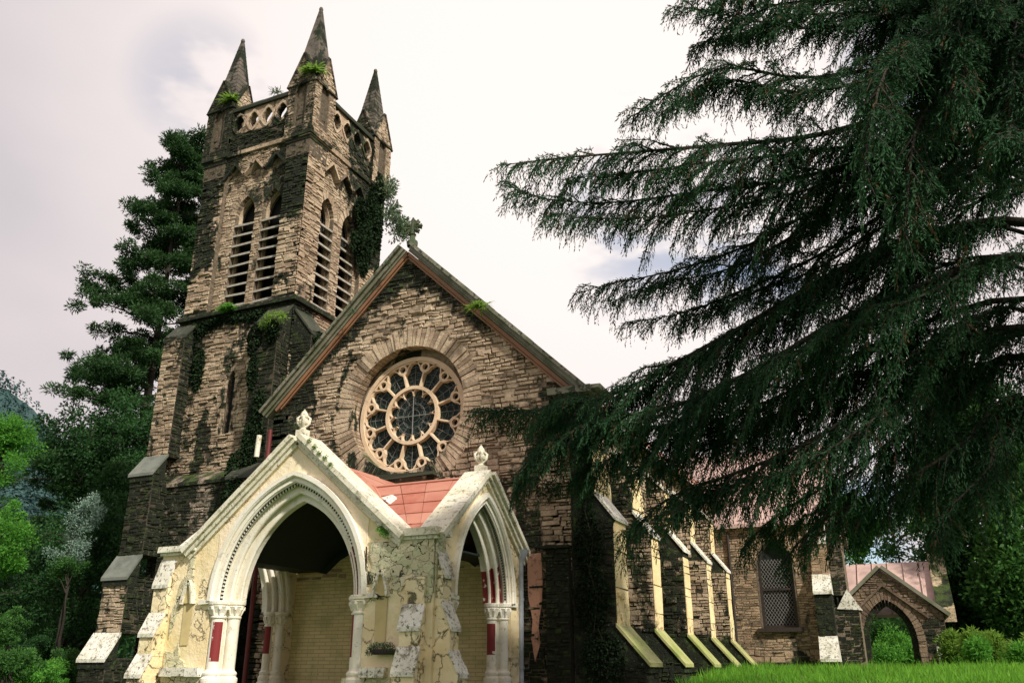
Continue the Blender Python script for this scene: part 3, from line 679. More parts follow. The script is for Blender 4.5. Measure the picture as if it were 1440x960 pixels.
for fr, e0, e1 in ((fT, -21.05, -17.95),):
    ls.hexa([fr(e0, 6.9, 0), fr(e1, 6.9, 0), fr(e1, 7.35, 0), fr(e0, 7.35, 0), fr(e0, 6.9, .38), fr(e1, 6.9, .38), fr(e1, 7.0, .38), fr(e0, 7.0, .38)], 0, (.6, .45, 0))
    slab(ls, fr, [(e0, .2), (e0, 6.9), (e1, 6.9), (e1, .2)], (), 0, .3, 1, (.5, .9, 0), back=False)
    masonry(ls, front(TY0 - .3), .6, 6.88, lambda z: [(e0, e1)], (.08, .17), (.14, .4), (.0, .05), lambda x, z: .42 + .35 * sstep(-19.0, -18.0, x) + .2 * sstep(-19.6, -20.6, x))
ls.build('tower_base', [M['stone_grey'], M['mortar']], tower)
# buttresses
def buttress(x0, x1, stages, caps, capm, st, label=None, axis='y', sh=.02, name='buttress', parent=tower, mats=None, org=TY0):
    # stages: (z0, z1, projecting face coordinate); caps: (ztop, yback, zfoot, yfoot)
    mb = MB(); ax = axis == 'y'
    def P(u, y, z): return (u, y, z) if ax else (y, u, z)
    sg = -1 if ax else 1
    for (z0, z1, f) in stages:
        fr = Fr((0, f, 0), (1, 0, 0), (0, -1, 0)) if ax else Fr((f, 0, 0), (0, 1, 0), (1, 0, 0))
        mb.box(*( (x0, x1, f, org + .1) if ax else (org - .1, f, x0, x1)), z0, z1, 1, (.5, .7, 0))
        masonry(mb, fr, z0, z1, lambda z: [(x0, x1)], (.07, .15), (.16, .42), (.0, .045), st)
        fs = (Fr((x1, 0, 0), (0, 1, 0), (1, 0, 0)), Fr((x0, 0, 0), (0, 1, 0), (-1, 0, 0))) if ax else (Fr((0, x0, 0), (1, 0, 0), (0, -1, 0)),)
        for k, q in enumerate(fs):
            lo, hi = (f, org) if ax else (org, f)
            masonry(mb, q, z0, z1, lambda z: [(lo, hi)], (.07, .15), (.16, .4), (.0, .04), (lambda u, z: min(1, st(x1, z) + .75)) if (k == 0) else st)
    for (zt, yb, zf, yf) in caps:
        o = .05; t_ = .09; e_ = .04 * (1 if ax else -1)
        mb.hexa([P(x0 - o, yb, zt - t_), P(x1 + o, yb, zt - t_), P(x1 + o, yb, zt), P(x0 - o, yb, zt), P(x0 - o, yf, zf - t_), P(x1 + o, yf, zf - t_), P(x1 + o, yf, zf), P(x0 - o, yf, zf)], 2, (.5, .0, 0))
        q0, q1 = x0 - .012, x1 + .012; mb.hexa([P(q0, yb, zf - .25), P(q1, yb, zf - .25), P(q1, yb, zt - t_), P(q0, yb, zt - t_), P(q0, yf + e_, zf - .25), P(q1, yf + e_, zf - .25), P(q1, yf + e_, zf - t_), P(q0, yf + e_, zf - t_)], 0, (.3, .9, 0))
    return tag(mb.build(name, [mats or M['stone'], M['mortar'], M[capm]], parent), label)
def stB(x, z): return .15 + .75 * sstep(7.6, 6.8, z) * sstep(2.0, 3.0, z) * sstep(4.1, 4.4, z) + (.5 if z < 2 else 0) + .5 * sstep(11, 12, z)
buttress(-21.95, -21.05, [(7.9, 12.05, 19.52)], [(12.65, 20.0, 12.0, 19.5)], 'capblack', stB, 'upper stage of the left tower buttress')
buttress(-21.97, -21.03, [(4.8, 7.3, 19.08)], [(7.95, 19.5, 7.28, 18.98)], 'capdark', lambda x, z: .75)
buttress(-21.99, -21.01, [(2.55, 4.15, 18.72)], [(4.8, 19.06, 4.12, 18.62)], 'capdark', lambda x, z: .3)
buttress(-22.01, -20.99, [(.0, 1.88, 18.36)], [(2.58, 18.7, 1.86, 18.26)], 'capstone', lambda x, z: .75)
blk = lambda x, z: .82 + .2 * math.sin(z * 3 + x * 9)
buttress(-17.95, -17.05, [(7.2, 11.9, 19.45), (.4, 6.9, 19.0)], [(12.6, 20.0, 11.85, 19.43), (7.3, 19.43, 6.85, 18.93)], 'capblack', blk, mats=M['stone_grey'])
buttress(20.1, 20.95, [(.4, 11.6, -16.25)], [(12.5, -17.0, 11.55, -16.22)], 'capblack', blk, axis='x', org=TX1, mats=M['stone_grey'])
# parapets with pierced openings
def parapet(fr, a, b, n, st):
    mb = MB(); hs = []; w_ = (b - a) / n
    for i in range(n):
        c = a + w_ * (i + .5); H = []
        for k in range(16):
            t = 2 * math.pi * k / 16; r = .26 * (1 + .22 * abs(math.cos(2 * t)) ** 2); H.append((c + r * math.cos(t) * .8, 20.45 + r * math.sin(t) * 1.1))
        hs.append(H)
    slab(mb, fr, [(a, 20.0), (a, 21.0), (b, 21.0), (b, 20.0)], hs, -.24, 0, 0, (.75, .2, 0))
    for i in range(n):
        c = a + w_ * (i + .5); H1 = [(c + (x - c) * 1.0, z) for x, z in hs[i]]; H2 = [(c + (x - c) * 1.35, 20.45 + (z - 20.45) * 1.35) for x, z in hs[i]]
        bandp(mb, fr, H1, H2, -.1, .045, 0, (.85, .1, 0), closed=True)
    nn = 6
    for i in range(nn):
        x0 = a + (b - a) * i / nn; x1 = a + (b - a) * (i + 1) / nn - .006; j = rnd.uniform(-.012, .012)
        P_ = [(-.34, 21.0), (.10, 21.0), (.12, 21.1 + j), (.0, 21.26 + j), (-.12, 21.32 + j), (-.24, 21.26 + j), (-.36, 21.1 + j)]
        A_ = [fr(x0, z, d) for d, z in P_]; B_ = [fr(x1, z, d) for d, z in P_]
        mb.mesh(A_ + B_, [tuple(range(7)), tuple(range(13, 6, -1))] + [(k, k + 7, (k + 1) % 7 + 7, (k + 1) % 7) for k in range(7)], 1, (rnd.random(), .7, .3))
    mb.build('parapet', [M['stone'], M['mossy']], tower)
TS = 1.1
parapet(fT, TX0 + TS - .05, TX1 - TS + .05, 4, stTf); parapet(fTr, TY0 + TS - .05, TY1 - TS + .05, 4, stTr)
parapet(fTl, TY0 + TS - .05, TY1 - TS + .05, 4, stTr); parapet(fTb, TX0 + TS - .05, TX1 - TS + .05, 4, stTf)
def pinnacle(cx, cy, ht=0, dk=.3):
    mb = MB(); h = .60
    mb.box(cx - .5, cx + .5, cy - .5, cy + .5, 18.3, 21.3, 1, (.5, .5, 0))
    mb.box(cx - .62, cx + .62, cy - .62, cy + .62, 19.06, 19.2, 0, (.3, .55, 0), .02); mb.box(cx - .54, cx + .54, cy - .54, cy + .54, 18.88, 19.06, 0, (.3, .8, 0), .02)
    for k, fr in enumerate((Fr((0, cy - .5, 0), (1, 0, 0), (0, -1, 0)), Fr((cx + .5, 0, 0), (0, 1, 0), (1, 0, 0)), Fr((0, cy + .5, 0), (1, 0, 0), (0, 1, 0)), Fr((cx - .5, 0, 0), (0, 1, 0), (-1, 0, 0)))):
        c = cx if k % 2 == 0 else cy; st = dk + (.22 if k % 2 == 0 else -.15)
        out = [(c - h, 19.2), (c - h, 21.25), (c, 22.6), (c + h, 21.25), (c + h, 19.2)]
        niche = [(c - .22, 19.5)] + arch(c, 21.0, .22, .5, 0, 5) + [(c + .22, 19.5)]
        slab(mb, fr, out, [niche], .0, .1, 1, (.5, st, 0), back=False)
        hole = lambda z, c=c: arch_hole(c, 19.5, 21.0, .22, .5, .04)(z)
        masonry(mb, Fr(fr.O + fr.N * .1, fr.U, fr.N), 19.2, 22.3, notch(lambda z, c=c: [(c - min(h, (22.6 - z) / 1.35 * .6), c + min(h, (22.6 - z) / 1.35 * .6))], [hole]), (.07, .13), (.1, .26), (0, .03), lambda u, z, s=st: s)
        f2 = Fr(fr.O + fr.N * .1, fr.U, fr.N)
        for sg in (-1, 1): rakeband(mb, (c, 22.60), (c + sg * (h + .02), 21.2), .0, .06, -.58, .05, 2, (.6, .25 + dk, .1), f2)
    mb.mesh([(cx - .54, cy - .54, 21.3), (cx + .54, cy - .54, 21.3), (cx + .54, cy + .54, 21.3), (cx - .54, cy + .54, 21.3), (cx - .045, cy - .045, 24.95 + ht), (cx + .045, cy - .045, 24.95 + ht), (cx + .045, cy + .045, 24.95 + ht), (cx - .045, cy + .045, 24.95 + ht)],
            [(0, 1, 5, 4), (1, 2, 6, 5), (2, 3, 7, 6), (3, 0, 4, 7), (4, 5, 6, 7)], 3, (.3, .35, 0))
    for z in [21.6 + .2 * i for i in range(16)]:   # course joints of the spire
        r = .54 - .495 * (z - 21.3) / 3.65 + .004; mb.box(cx - r, cx + r, cy - r, cy + r, z, z + .02, 3, (.1, .9, 0), .006)
    mb.lathe(cx, cy, [(.07, 24.9 + ht), (.085, 24.95 + ht), (.06, 25.03 + ht), (0, 25.06 + ht)], 8, 3)
    return mb.build('pinnacle', [M['stone'], M['mortar'], M['stone_grey'], M['spire']], tower)
M['spire'] = stone_mat('spire_stone', [(.10, .085, .07), (.13, .11, .09), (.16, .135, .11), (.14, .11, .085), (.18, .15, .12)])
hq = .55
tag(pinnacle(TX1 - hq + .08, TY0 + hq - .08, .15), 'tallest pinnacle, on the tower corner nearest the viewer')
pinnacle(TX0 + hq - .08, TY0 + hq - .08, 0, .45); pinnacle(TX1 - hq + .08, TY1 - hq + .08, 0, .3); pinnacle(TX0 + hq - .08, TY1 - hq + .08, -.3, .4)

M['pinkroof'] = simple('faded_pink_roof', (.52, .36, .31), .6, .5, 0, 2)
M['niche'] = simple('yellow_ochre_plaster', (.58, .46, .22), .8, .25, 0, 3)
M['grille'] = simple('grey_iron_grille', (.20, .19, .17), .5)

# ---- entrance porch
PX0, PX1, PY0, PY1 = -14.78, -8.04, 14.0, 18.0
fP = front(PY0); fPr = side(PX1); ZI = 2.90
AX, AHW, AR = -11.38, 1.40, 2.08
SY, SHW, SR = 16.03, .93, 1.93
def stP(x, z):
    g = .25
    if x < -13.2: g = .95 * sstep(4.0, 3.2, z) if x > -14.4 else .7
    if x > -9.4: g = .85 * sstep(2.9, 3.6, z) + .25
    if -13.4 < x < -9.4: g = .0
    if z < 1.5: g = .8
    return g
pm = MB()
OFW = .46
def archloop(cx, hw, Rr, off, zb=.4, n=14): return [(cx - hw - off, zb)] + arch(cx, ZI, hw, Rr, off, n) + [(cx + hw + off, zb)]
fo_ = [(PX0 + .005, .3), (PX0 + .005, 3.92), (-13.86, 3.92), (AX, 6.02), (-8.93, 3.92), (PX1 - .005, 3.92), (PX1 - .005, .3)]
slab(pm, fP, fo_, [archloop(AX, AHW, AR, OFW)], -.5, 0, 0, (.5, .2, 0))
so_ = [(PY0 + .006, .3), (PY0 + .006, 3.92), (14.28, 3.92), (SY + .02, 5.38), (17.8, 3.92), (PY1 - .01, 3.92), (PY1 - .01, .3)]
slab(pm, fPr, so_, [archloop(SY, SHW, SR, .38)], -.48, .0, 0, (.5, .35, 0))
fPl = Fr((PX0, 0, 0), (0, 1, 0), (-1, 0, 0)); LY = 16.4
slab(pm, fPl, [(PY0 + .02, .3), (PY0 + .02, 3.92), (14.28, 3.92), (LY, 5.38), (17.9, 3.92), (PY1 - .01, 3.92), (PY1 - .01, .3)], [archloop(LY, SHW, SR, .30)], -.48, 0, 0, (.5, .35, 0))
# smooth peach spandrels set proud of the wall
slab(pm, fP, [(-13.78, 3.62), (-13.82, 3.90), (AX, 5.92), (-8.98, 3.90), (-9.05, 3.4)] , [], .0, .001, 1) if False else None
def clipband(cx, hw, Rr):
    inn = arch(cx, ZI, hw, Rr, OFW, 14); out = []
    for (x, z) in inn:
        top = 5.9 - .853 * abs(x - cx); k = max(top, z + .02); out.append((x, max(k, z + .01)))
    return inn, out
inn, out = clipband(AX, AHW, AR); bandp(pm, fP, inn, out, -.02, .012, 1, (.5, 0, 0))
porch = pm.build('entrance_porch', [M['plaster'], M['plaster_smooth']], church)
tag(porch, 'cream plastered entrance porch with pointed arches and a red roof')
# exposed rubble where the plaster has fallen from the corner
def patch(fr, P_): er = MB(); slab(er, fr, P_, (), -.02, .035, 0); er.build('exposed_rubble', M['crazy'], porch)
patch(fP, [(-9.42, 3.86), (-9.44, 3.62), (-9.36, 3.45), (-9.46, 3.25), (-9.3, 3.02), (-9.02, 3.06), (-8.94, 3.2), (-8.9, 2.98), (-8.72, 2.94), (-8.55, 3.18), (-8.34, 3.14), (-8.3, 2.8), (-8.1, 2.72), (-8.04, 2.9), (-8.04, 3.86)])
patch(fP, [(-13.95, 3.86), (-13.98, 3.5), (-14.15, 3.3), (-14.2, 2.95), (-14.3, 2.7), (-14.28, 2.2), (-14.2, 2.5), (-14.08, 2.9), (-13.9, 3.1), (-13.8, 3.3), (-13.86, 3.6), (-13.82, 3.84)])
patch(fP, [(-14.33, 1.95), (-14.1, 1.9), (-14.0, 2.1), (-13.92, 1.8), (-13.8, 1.75), (-13.75, 1.64), (-13.3, 1.6), (-13.3, .5), (-14.33, .5)])
patch(fP, [(-9.9, .5), (-9.9, 1.44), (-9.3, 1.45), (-9.1, 1.40), (-8.86, 1.44), (-8.86, .5)])
patch(fPr, [(14.02, 3.86), (14.02, 3.1), (14.1, 2.7), (14.2, 3.0), (14.3, 3.25), (14.42, 3.3), (14.4, 3.6), (14.3, 3.86)])
def orders(fr, cx, hw, Rr, offs, flip=0, parent=porch, dent=True, name='arch_moulding', red=.62):
    mb = MB(); o1, o2, o3 = offs
    A = lambda off, n=18: arch(cx, ZI, hw, Rr, off, n)
    redf = lambda t: (.5, .0, .12)
    bandp(mb, fr, A(o1 - .02), A(o1 + .07), -.05, .10, 0, cf=redf)                # hood
    bandp(mb, fr, A(o1 - .13), A(o1 - .0), -.5, .03, 0, cf=redf)
    bandp(mb, fr, A(o2), A(o1 - .13), -.5, -.06, 0, cf=redf)
    rr = lambda t: (.5, red if .80 < t < .97 else 0, .1)
    bandp(mb, fr, A(o3), A(o2), -.5, -.16, 0, cf=rr)
    bandp(mb, fr, A(0), A(o3), -.48, -.30, 0, cf=rr)
    for off, d, r in ((o1 - .015, .055, .036), (o1 - .13, -.02, .030), (o2 + .0, -.09, .038), (o3, -.20, .045), (.015, -.33, .035)):
        P_ = [fr(x, z, d) for x, z in A(off, 20)]; mb.tube(P_, r, 8, 0, (.5, 0, .1), False)
    if dent:
        D = arch(cx, ZI, hw, Rr, o1 - .175, 40)
        for i in range(1, len(D) - 1):
            a, b = Vector(D[i - 1]), Vector(D[i]); c = (a + b) / 2; t = (b - a).normalized(); n_ = Vector((-t.y, t.x)); w_ = .016; h_ = .038
            P4 = [c + t * w_ - n_ * h_, c + t * w_ + n_ * h_, c - t * w_ + n_ * h_, c - t * w_ - n_ * h_]
            mb.hexa([fr(p.x, p.y, -.058) for p in P4] + [fr(p.x, p.y, -.050) for p in P4], 1)
    return mb.build(name, [M['white'], M['dark']], parent)
orders(fP, AX, AHW, AR, (.46, .30, .16)); orders(fPr, SY, SHW, SR, (.38, .25, .13))
fin = Fr((PX0 + .48, 0, 0), (0, 1, 0), (1, 0, 0)); orders(fin, LY, SHW, SR, (.30, .2, .1), dent=False, red=0)
def column(x, y, r, red, zt=ZI, a_red=(3.6, 5.9), zr=(1.95, 2.5)):
    mb = MB()
    def cf(t, z):
        if not red: return (.5, 0, .08)
        t %= 2 * math.pi; k = min(sstep(a_red[0] - .3, a_red[0] - .1, t), sstep(a_red[1] + .3, a_red[1] + .1, t)) * min(sstep(zr[0] - .1, zr[0] + .05, z), sstep(zr[1] + .12, zr[1], z)); return (.5, .75 * k, .05)
    def seg(a, b, n): return [(r, a + (b - a) * i / n) for i in range(n + 1)]
    prof = [(r * 1.75, .5), (r * 1.75, 1.18), (r * 1.85, 1.19), (r * 1.85, 1.30), (r * 1.55, 1.33), (r * 1.62, 1.37), (r * 1.62, 1.42), (r * 1.3, 1.46), (r * 1.42, 1.50), (r * 1.42, 1.53), (r * 1.05, 1.57)] + seg(1.6, zt - .34, 14) + \
        [(r * 1.18, zt - .335), (r * 1.22, zt - .31), (r * 1.02, zt - .29), (r * 1.06, zt - .24), (r * 1.25, zt - .19), (r * 1.5, zt - .13), (r * 1.62, zt - .11), (r * 1.45, zt - .09), (r * 1.7, zt - .07), (r * 1.75, zt - .01), (r * 1.6, zt)]
    mb.lathe(x, y, prof, 24, 0, cf)
    mb.face([(x + r * 1.6 * math.cos(t * .524), y + r * 1.6 * math.sin(t * .524), zt) for t in range(12)])
    for k in range(8):   # small leaves under the abacus
        t = k * math.pi / 4; d = Vector((math.cos(t), math.sin(t), 0)); b = Vector((x, y, 0))
        mb.tube([b + d * r * 1.05 + Vector((0, 0, zt - .27)), b + d * r * 1.35 + Vector((0, 0, zt - .17)), b + d * r * 1.68 + Vector((0, 0, zt - .13)), b + d * r * 1.6 + Vector((0, 0, zt - .17))], [.02, .03, .03, .015], 6)
    return mb.build('column', M['white'], porch)
for sg in (-1, 1):
    column(AX + sg * (AHW + .34), PY0 + .10, .135, sg < 0, zr=(1.75, 2.45), a_red=(5.0, 6.2)); column(AX + sg * (AHW + .13), PY0 + .32, .12, sg > 0, a_red=(3.0, 5.2), zr=(1.8, 2.5))
    column(PX1 - .12, SY + sg * (SHW + .26), .105, False); column(PX1 - .31, SY + sg * (SHW + .09), .10, sg > 0, a_red=(3.9, 5.9), zr=(1.9, 2.45))
    column(PX0 + .42, LY + sg * (SHW + .22), .105, False); column(PX0 + .22, LY + sg * (SHW + .07), .095, sg > 0, a_red=(3.5, 5.9))
for sg in (-1, 1):   # jambs behind the columns and the impost strings
    jb = MB()
    a, b = sorted((AX + sg * (AHW + .22), AX + sg * (AHW + OFW + .01))); jb.box(a, b, PY0 + .2, PY0 + .52, .4, ZI - .003); jb.build('jamb', M['white'], porch); jb = MB()
    a, b = sorted((AX + sg * (AHW + OFW), AX + sg * (AHW + OFW + .32))); jb.box(a, b, PY0 - .07, PY0 + .05, ZI - .06, ZI + .03, 0, (.5, 0, .3), .006); jb.build('impost_string', M['white'], porch); jb = MB()
    a, b = sorted((SY + sg * (SHW + .18), SY + sg * (SHW + .39))); jb.box(PX1 - .47, PX1 - .18, a, b, .4, ZI - .003); jb.build('jamb', M['white'], porch); jb = MB()
    a, b = sorted((SY + sg * (SHW + .38), SY + sg * (SHW + .62))); jb.box(PX1 - .05, PX1 + .07, a, b, ZI - .06, ZI + .03, 0, (.5, 0, .2), .006); jb.build('impost_string', M['white'], porch)
# copings of the front gable and of the two side gables
def gable_cop(fr, c, za, half, zb, dep, name='porch_gable_coping'):
    for sg in (-1, 1):
        mb = MB(); A = (c, za); B = (c + sg * half, zb)
        rakeband(mb, A, B, .10, .20, -dep, .20, 0, (.5, 0, .3), fr, 5, .003)
        rakeband(mb, A, B, .02, .10, -dep + .02, .13, 0, (.5, 0, .15), fr)
        rakeband(mb, A, B, -.06, .02, -.3, .07, 0, (.5, 0, .1), fr)
        mb.build(name, M['coping'], porch)
gable_cop(fP, AX, 6.03, 2.62, 3.80, .55); gable_cop(fPr, SY, 5.36, 1.95, 3.80, .42)
gable_cop(fPl, LY, 5.36, 1.95, 3.80, .42)
def finial(x, y, z, s=1, tree_=0):
    mb = MB(); mb.box(x - .12 * s, x + .12 * s, y - .12 * s, y + .12 * s, z - .12, z + .04, 0, (.5, 0, .2), .006)
    mb.lathe(x, y, [(.09 * s, z + .04), (.06 * s, z + .10 * s), (.05 * s, z + .16 * s), (.12 * s, z + .20 * s), (.13 * s, z + .27 * s), (.07 * s, z + .33 * s), (.10 * s, z + .38 * s), (.085 * s, z + .46 * s), (.03 * s, z + .54 * s), (0, z + .58 * s)], 12)
    for k in range(4):
        t = k * math.pi / 2 + .6; d = Vector((math.cos(t), math.sin(t), 0)); b = Vector((x, y, z))
        mb.tube([b + Vector((0, 0, .1 * s)), b + d * .13 * s + Vector((0, 0, .22 * s)), b + d * .15 * s + Vector((0, 0, .34 * s)), b + d * .08 * s + Vector((0, 0, .40 * s))], [.04 * s, .045 * s, .035 * s, .02 * s], 6)
    return mb.build('finial', M['coping'], porch)
tag(finial(AX - .02, PY0 + .1, 6.28, .88), 'white carved finial on the front gable of the porch'); tag(finial(PX1 - .1, SY, 5.6, .88), 'white carved finial on the side gable of the porch')
tag(finial(PX0 + .1, LY, 5.6, .6), 'small white finial seen behind the left slope of the porch')
# cornices of the flat corners
for x0, x1 in ((PX0 - .06, -13.80), (-8.96, PX1 + .10)):
    co = MB(); co.box(x0, x1, PY0 - .12, PY0 + .45, 3.93, 4.06, 0, (.5, 0, .25), .01); co.box(x0 + .03, x1 - .03, PY0 - .07, PY0 + .3, 3.86, 3.93, 0, (.5, 0, .4), .01)
    co.build('cornice', M['coping'], porch)
co = MB(); co.box(PX1 - .3, PX1 + .10, PY0 + .455, 14.42, 3.93, 4.06, 0, (.5, 0, .2), .008)
co.build('cornice', M['coping'], porch)
# hood gablets with their narrow niches
for c, z, w_ in ((-13.86, 3.12, .14), (-9.13, 3.12, .15)):
    nb = MB()
    for sg in (-1, 1):
        P_ = [(c, z + .22), (c + sg * w_ * .55, z + .12), (c + sg * w_ * 1.0, z - .08), (c + sg * w_ * 1.2, z - .26)]
        for a, b in zip(P_[:-1], P_[1:]):
            ra = Vector(a); rb = Vector(b); t = (rb - ra).normalized(); n_ = Vector((t.y, -t.x)) * sg * -.045
            q = [ra, rb, rb - n_, ra - n_]
            nb.hexa([fP(p.x, p.y, -.02) for p in q] + [fP(p.x, p.y, .12) for p in q], 0, (.5, 0, .1))
    nb.face([fP(c - w_, z - .25, .052), fP(c + w_, z - .25, .052), fP(c + w_ * .9, z - .02, .052), fP(c, z + .2, .052), fP(c - w_ * .9, z - .02, .052)], 1)
    nb.face([fP(c - w_ * .75, 2.05, .02), fP(c + w_ * .8, 2.05, .02), fP(c + w_ * .9, z - .2, .02), fP(c - w_ * .9, z - .2, .02)], 1)
    nb.build('gablet_niche', [M['coping'], M['niche'] if 'niche' in M else M['inner']], porch)
# porch buttresses with white sloping slabs
def pbut(x0, x1, pr, name='porch_buttress', ax='y', label=None, capw=.05):
    mb = MB(); base = PY0 if ax == 'y' else PX1
    sgn = -1 if ax == 'y' else 1
    def bx(u0, u1, f, z0, z1, m=0, c=(.5, .55, 0)):
        f_ = base + sgn * f
        if ax == 'y': mb.box(u0, u1, f_, base + .02, z0, z1, m, c)
        else: mb.box(base - .02, f_, u0, u1, z0, z1, m, c)
    P = (lambda u, f, z: (u, base + sgn * f, z)) if ax == 'y' else (lambda u, f, z: (base + sgn * f, u, z))
    for (zt, zf, f0, f1) in pr['caps']:
        t_ = .055
        mb.hexa([P(x0 - capw, f0 - .02, zt - t_), P(x1 + capw, f0 - .02, zt - t_), P(x1 + capw, f0, zt), P(x0 - capw, f0, zt), P(x0 - capw, f1, zf - t_ - .02), P(x1 + capw, f1, zf - t_ - .02), P(x1 + capw, f1, zf), P(x0 - capw, f1, zf)], 1, (.5, 0, .1))
        q0, q1 = x0 + .006, x1 - .006; mb.hexa([P(q0, 0, zf - .06), P(q1, 0, zf - .06), P(q1, 0, zt - .06), P(q0, 0, zt - .06), P(q0, f1 - .04, zf - .06), P(q1, f1 - .04, zf - .06), P(q1, f0 - .01, zt - .06), P(q0, f0 - .01, zt - .06)], 0, (.5, .5, 0))
    for i_, (z0, z1, f) in enumerate(pr['st']): bx(x0 - .003 * i_, x1 + .003 * i_, f, z0, z1)
    return tag(mb.build(name, [M['plaster'], M['capstone']], porch), label)
pbut(-14.78, -14.40, dict(caps=[(3.80, 3.26, .0, .17), (2.70, 2.28, .14, .36), (1.90, 1.50, .31, .55)], st=[(2.6, 3.24, .13), (1.84, 2.26, .32), (.3, 1.49, .5)]), label='left front buttress of the porch with three white sloping slabs', capw=.03)
pbut(-8.60, -8.18, dict(caps=[(2.70, 2.30, .10, .24), (1.97, 1.55, .22, .40)], st=[(2.62, 3.17, .09), (1.92, 2.27, .20), (.3, 1.53, .36)]), label='right front buttress of the porch with two white sloping slabs', capw=.03)
pbut(14.08, 14.40, dict(caps=[(3.72, 3.22, .0, .20), (2.76, 2.30, .15, .36), (1.92, 1.52, .32, .54)], st=[(2.66, 3.2, .15), (1.85, 2.28, .32), (.3, 1.5, .5)]), ax='x', label='side buttress of the porch corner', capw=.03)
for x0, x1 in ((-14.3, -13.26), (-9.44, -8.92)):
    n = 3; pl = MB()
    for i in range(n): a = x0 + (x1 - x0) * i / n; pl.box(a, a + (x1 - x0) / n - .006, PY0 - .16, PY0 + .02, 1.46, 1.62, 0, (.5, 0, .1), .008)
    pl.build('plinth_course', M['capstone'], porch)
# interior
it = MB(); it.face([(PX0 + .48, 17.95, .3), (PX1 - .48, 17.95, .3), (PX1 - .48, 17.95, 4.3), (AX, 17.95, 5.6), (PX0 + .48, 17.95, 4.3)], 0)
it.face([(PX0 + .5, 14.45, .9), (PX1 - .5, 14.45, .9), (PX1 - .5, 17.95, .9), (PX0 + .5, 17.95, .9)], 0)
it.build('inner_wall', M['inner'], porch)
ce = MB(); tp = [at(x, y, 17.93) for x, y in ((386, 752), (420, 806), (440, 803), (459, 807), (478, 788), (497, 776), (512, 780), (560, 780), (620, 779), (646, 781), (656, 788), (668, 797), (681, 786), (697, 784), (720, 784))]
tp = [(p.x, 17.93, p.z) for p in tp]; ce.face(tp + [(PX1 - .48, 17.93, 4.4), (AX, 17.93, 5.7), (PX0 + .48, 17.93, 4.4)])  # dark sheet carrying the shade of the unlit upper back wall
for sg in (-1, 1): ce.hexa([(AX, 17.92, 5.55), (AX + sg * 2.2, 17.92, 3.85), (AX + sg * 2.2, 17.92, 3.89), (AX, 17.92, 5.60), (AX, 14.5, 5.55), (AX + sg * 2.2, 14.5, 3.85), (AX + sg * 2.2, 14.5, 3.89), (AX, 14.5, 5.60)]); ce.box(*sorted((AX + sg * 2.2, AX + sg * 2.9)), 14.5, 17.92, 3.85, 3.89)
ce.build('ceiling_and_shade', M['ceiling_and_shade'], porch)
# red sheet roof
rf = MB()
def panels(quad, nu, nv, m=0):
    a, b, c_, d = [Vector(p) for p in quad]; n_ = (b - a).cross(d - a).normalized(); n_ = n_ if n_.z > 0 else -n_
    for j in range(nv):
        sh_ = 0
        for i in range(-1, nu + 1):
            u0 = max(0, i / nu + sh_); u1 = min(1, (i + 1) / nu + sh_)
            if u1 - u0 < .02: continue
            v0, v1 = j / nv, (j + 1) / nv; g = .006 / nu * 2; L_ = rnd.uniform(.004, .018)
            pt = lambda u, v: (a + (b - a) * u) * (1 - v) + (d + (c_ - d) * u) * v
            Q = [pt(u0 + g, v0 + .002), pt(u1 - g, v0 + .002), pt(u1 - g, v1), pt(u0 + g, v1)]
            rf.hexa([q - n_ * .03 for q in Q] + [Q[0] + n_ * (L_ + .012), Q[1] + n_ * (L_ + .012), Q[2] + n_ * L_, Q[3] + n_ * L_], 0, (rnd.random() * .9, 0, 0))
rx = lambda y: -8.95 - (min(max(y, 14.3), 16.05) - 14.3) * 1.83 / 1.75
panels([(-8.97, 14.28, 3.98), (-8.15, 14.28, 3.98), (-8.15, 16.05, 5.38), (-10.8, 16.05, 5.38)], 4, 5)
panels([(-8.97, 17.82, 3.98), (-8.15, 17.82, 3.98), (-8.15, 16.05, 5.38), (-10.8, 16.05, 5.38)], 4, 5)
panels([(-8.97, 14.25, 3.98), (-11.4, 14.25, 5.86), (-11.4, 16.05, 5.86), (-10.8, 16.05, 5.38)], 5, 2)
panels([(-8.97, 17.98, 3.98), (-11.4, 17.98, 5.86), (-11.4, 16.05, 5.86), (-10.8, 16.05, 5.38)], 5, 2)
panels([(-13.8, 14.25, 3.98), (-11.4, 14.25, 5.86), (-11.4, 17.98, 5.86), (-13.8, 17.98, 3.98)], 5, 4)
for (a, b) in (((-8.97, 14.3, 4.0), (-10.8, 16.05, 5.40)), ((-8.15, 16.05, 5.42), (-10.8, 16.05, 5.42)), ((-8.97, 17.82, 4.0), (-10.8, 16.05, 5.4))): rf.tube([a, b], .028, 6, 0, (.9, 0, 0))
for (a, b) in (((-8.97, 14.3, 3.9), (-8.6, 14.3, 3.9)),): rf.tube([a, b], .02, 5)
rf.box(-9.0, -8.1, 14.1, 14.3, 3.94, 4.05, 0, (.9, 0, 0))
# a loose grey patching sheet over the valley
pq = [Vector((-10.2, 15.42, 4.98)), Vector((-9.92, 15.35, 4.80)), Vector((-9.85, 15.55, 4.94)), Vector((-10.1, 15.68, 5.08))]
rf.hexa([q + Vector((0, 0, .03)) for q in pq] + [q + Vector((0, 0, .05)) for q in pq], 1)
rf.build('roof', [M['redroof'], M['capstone']], porch)

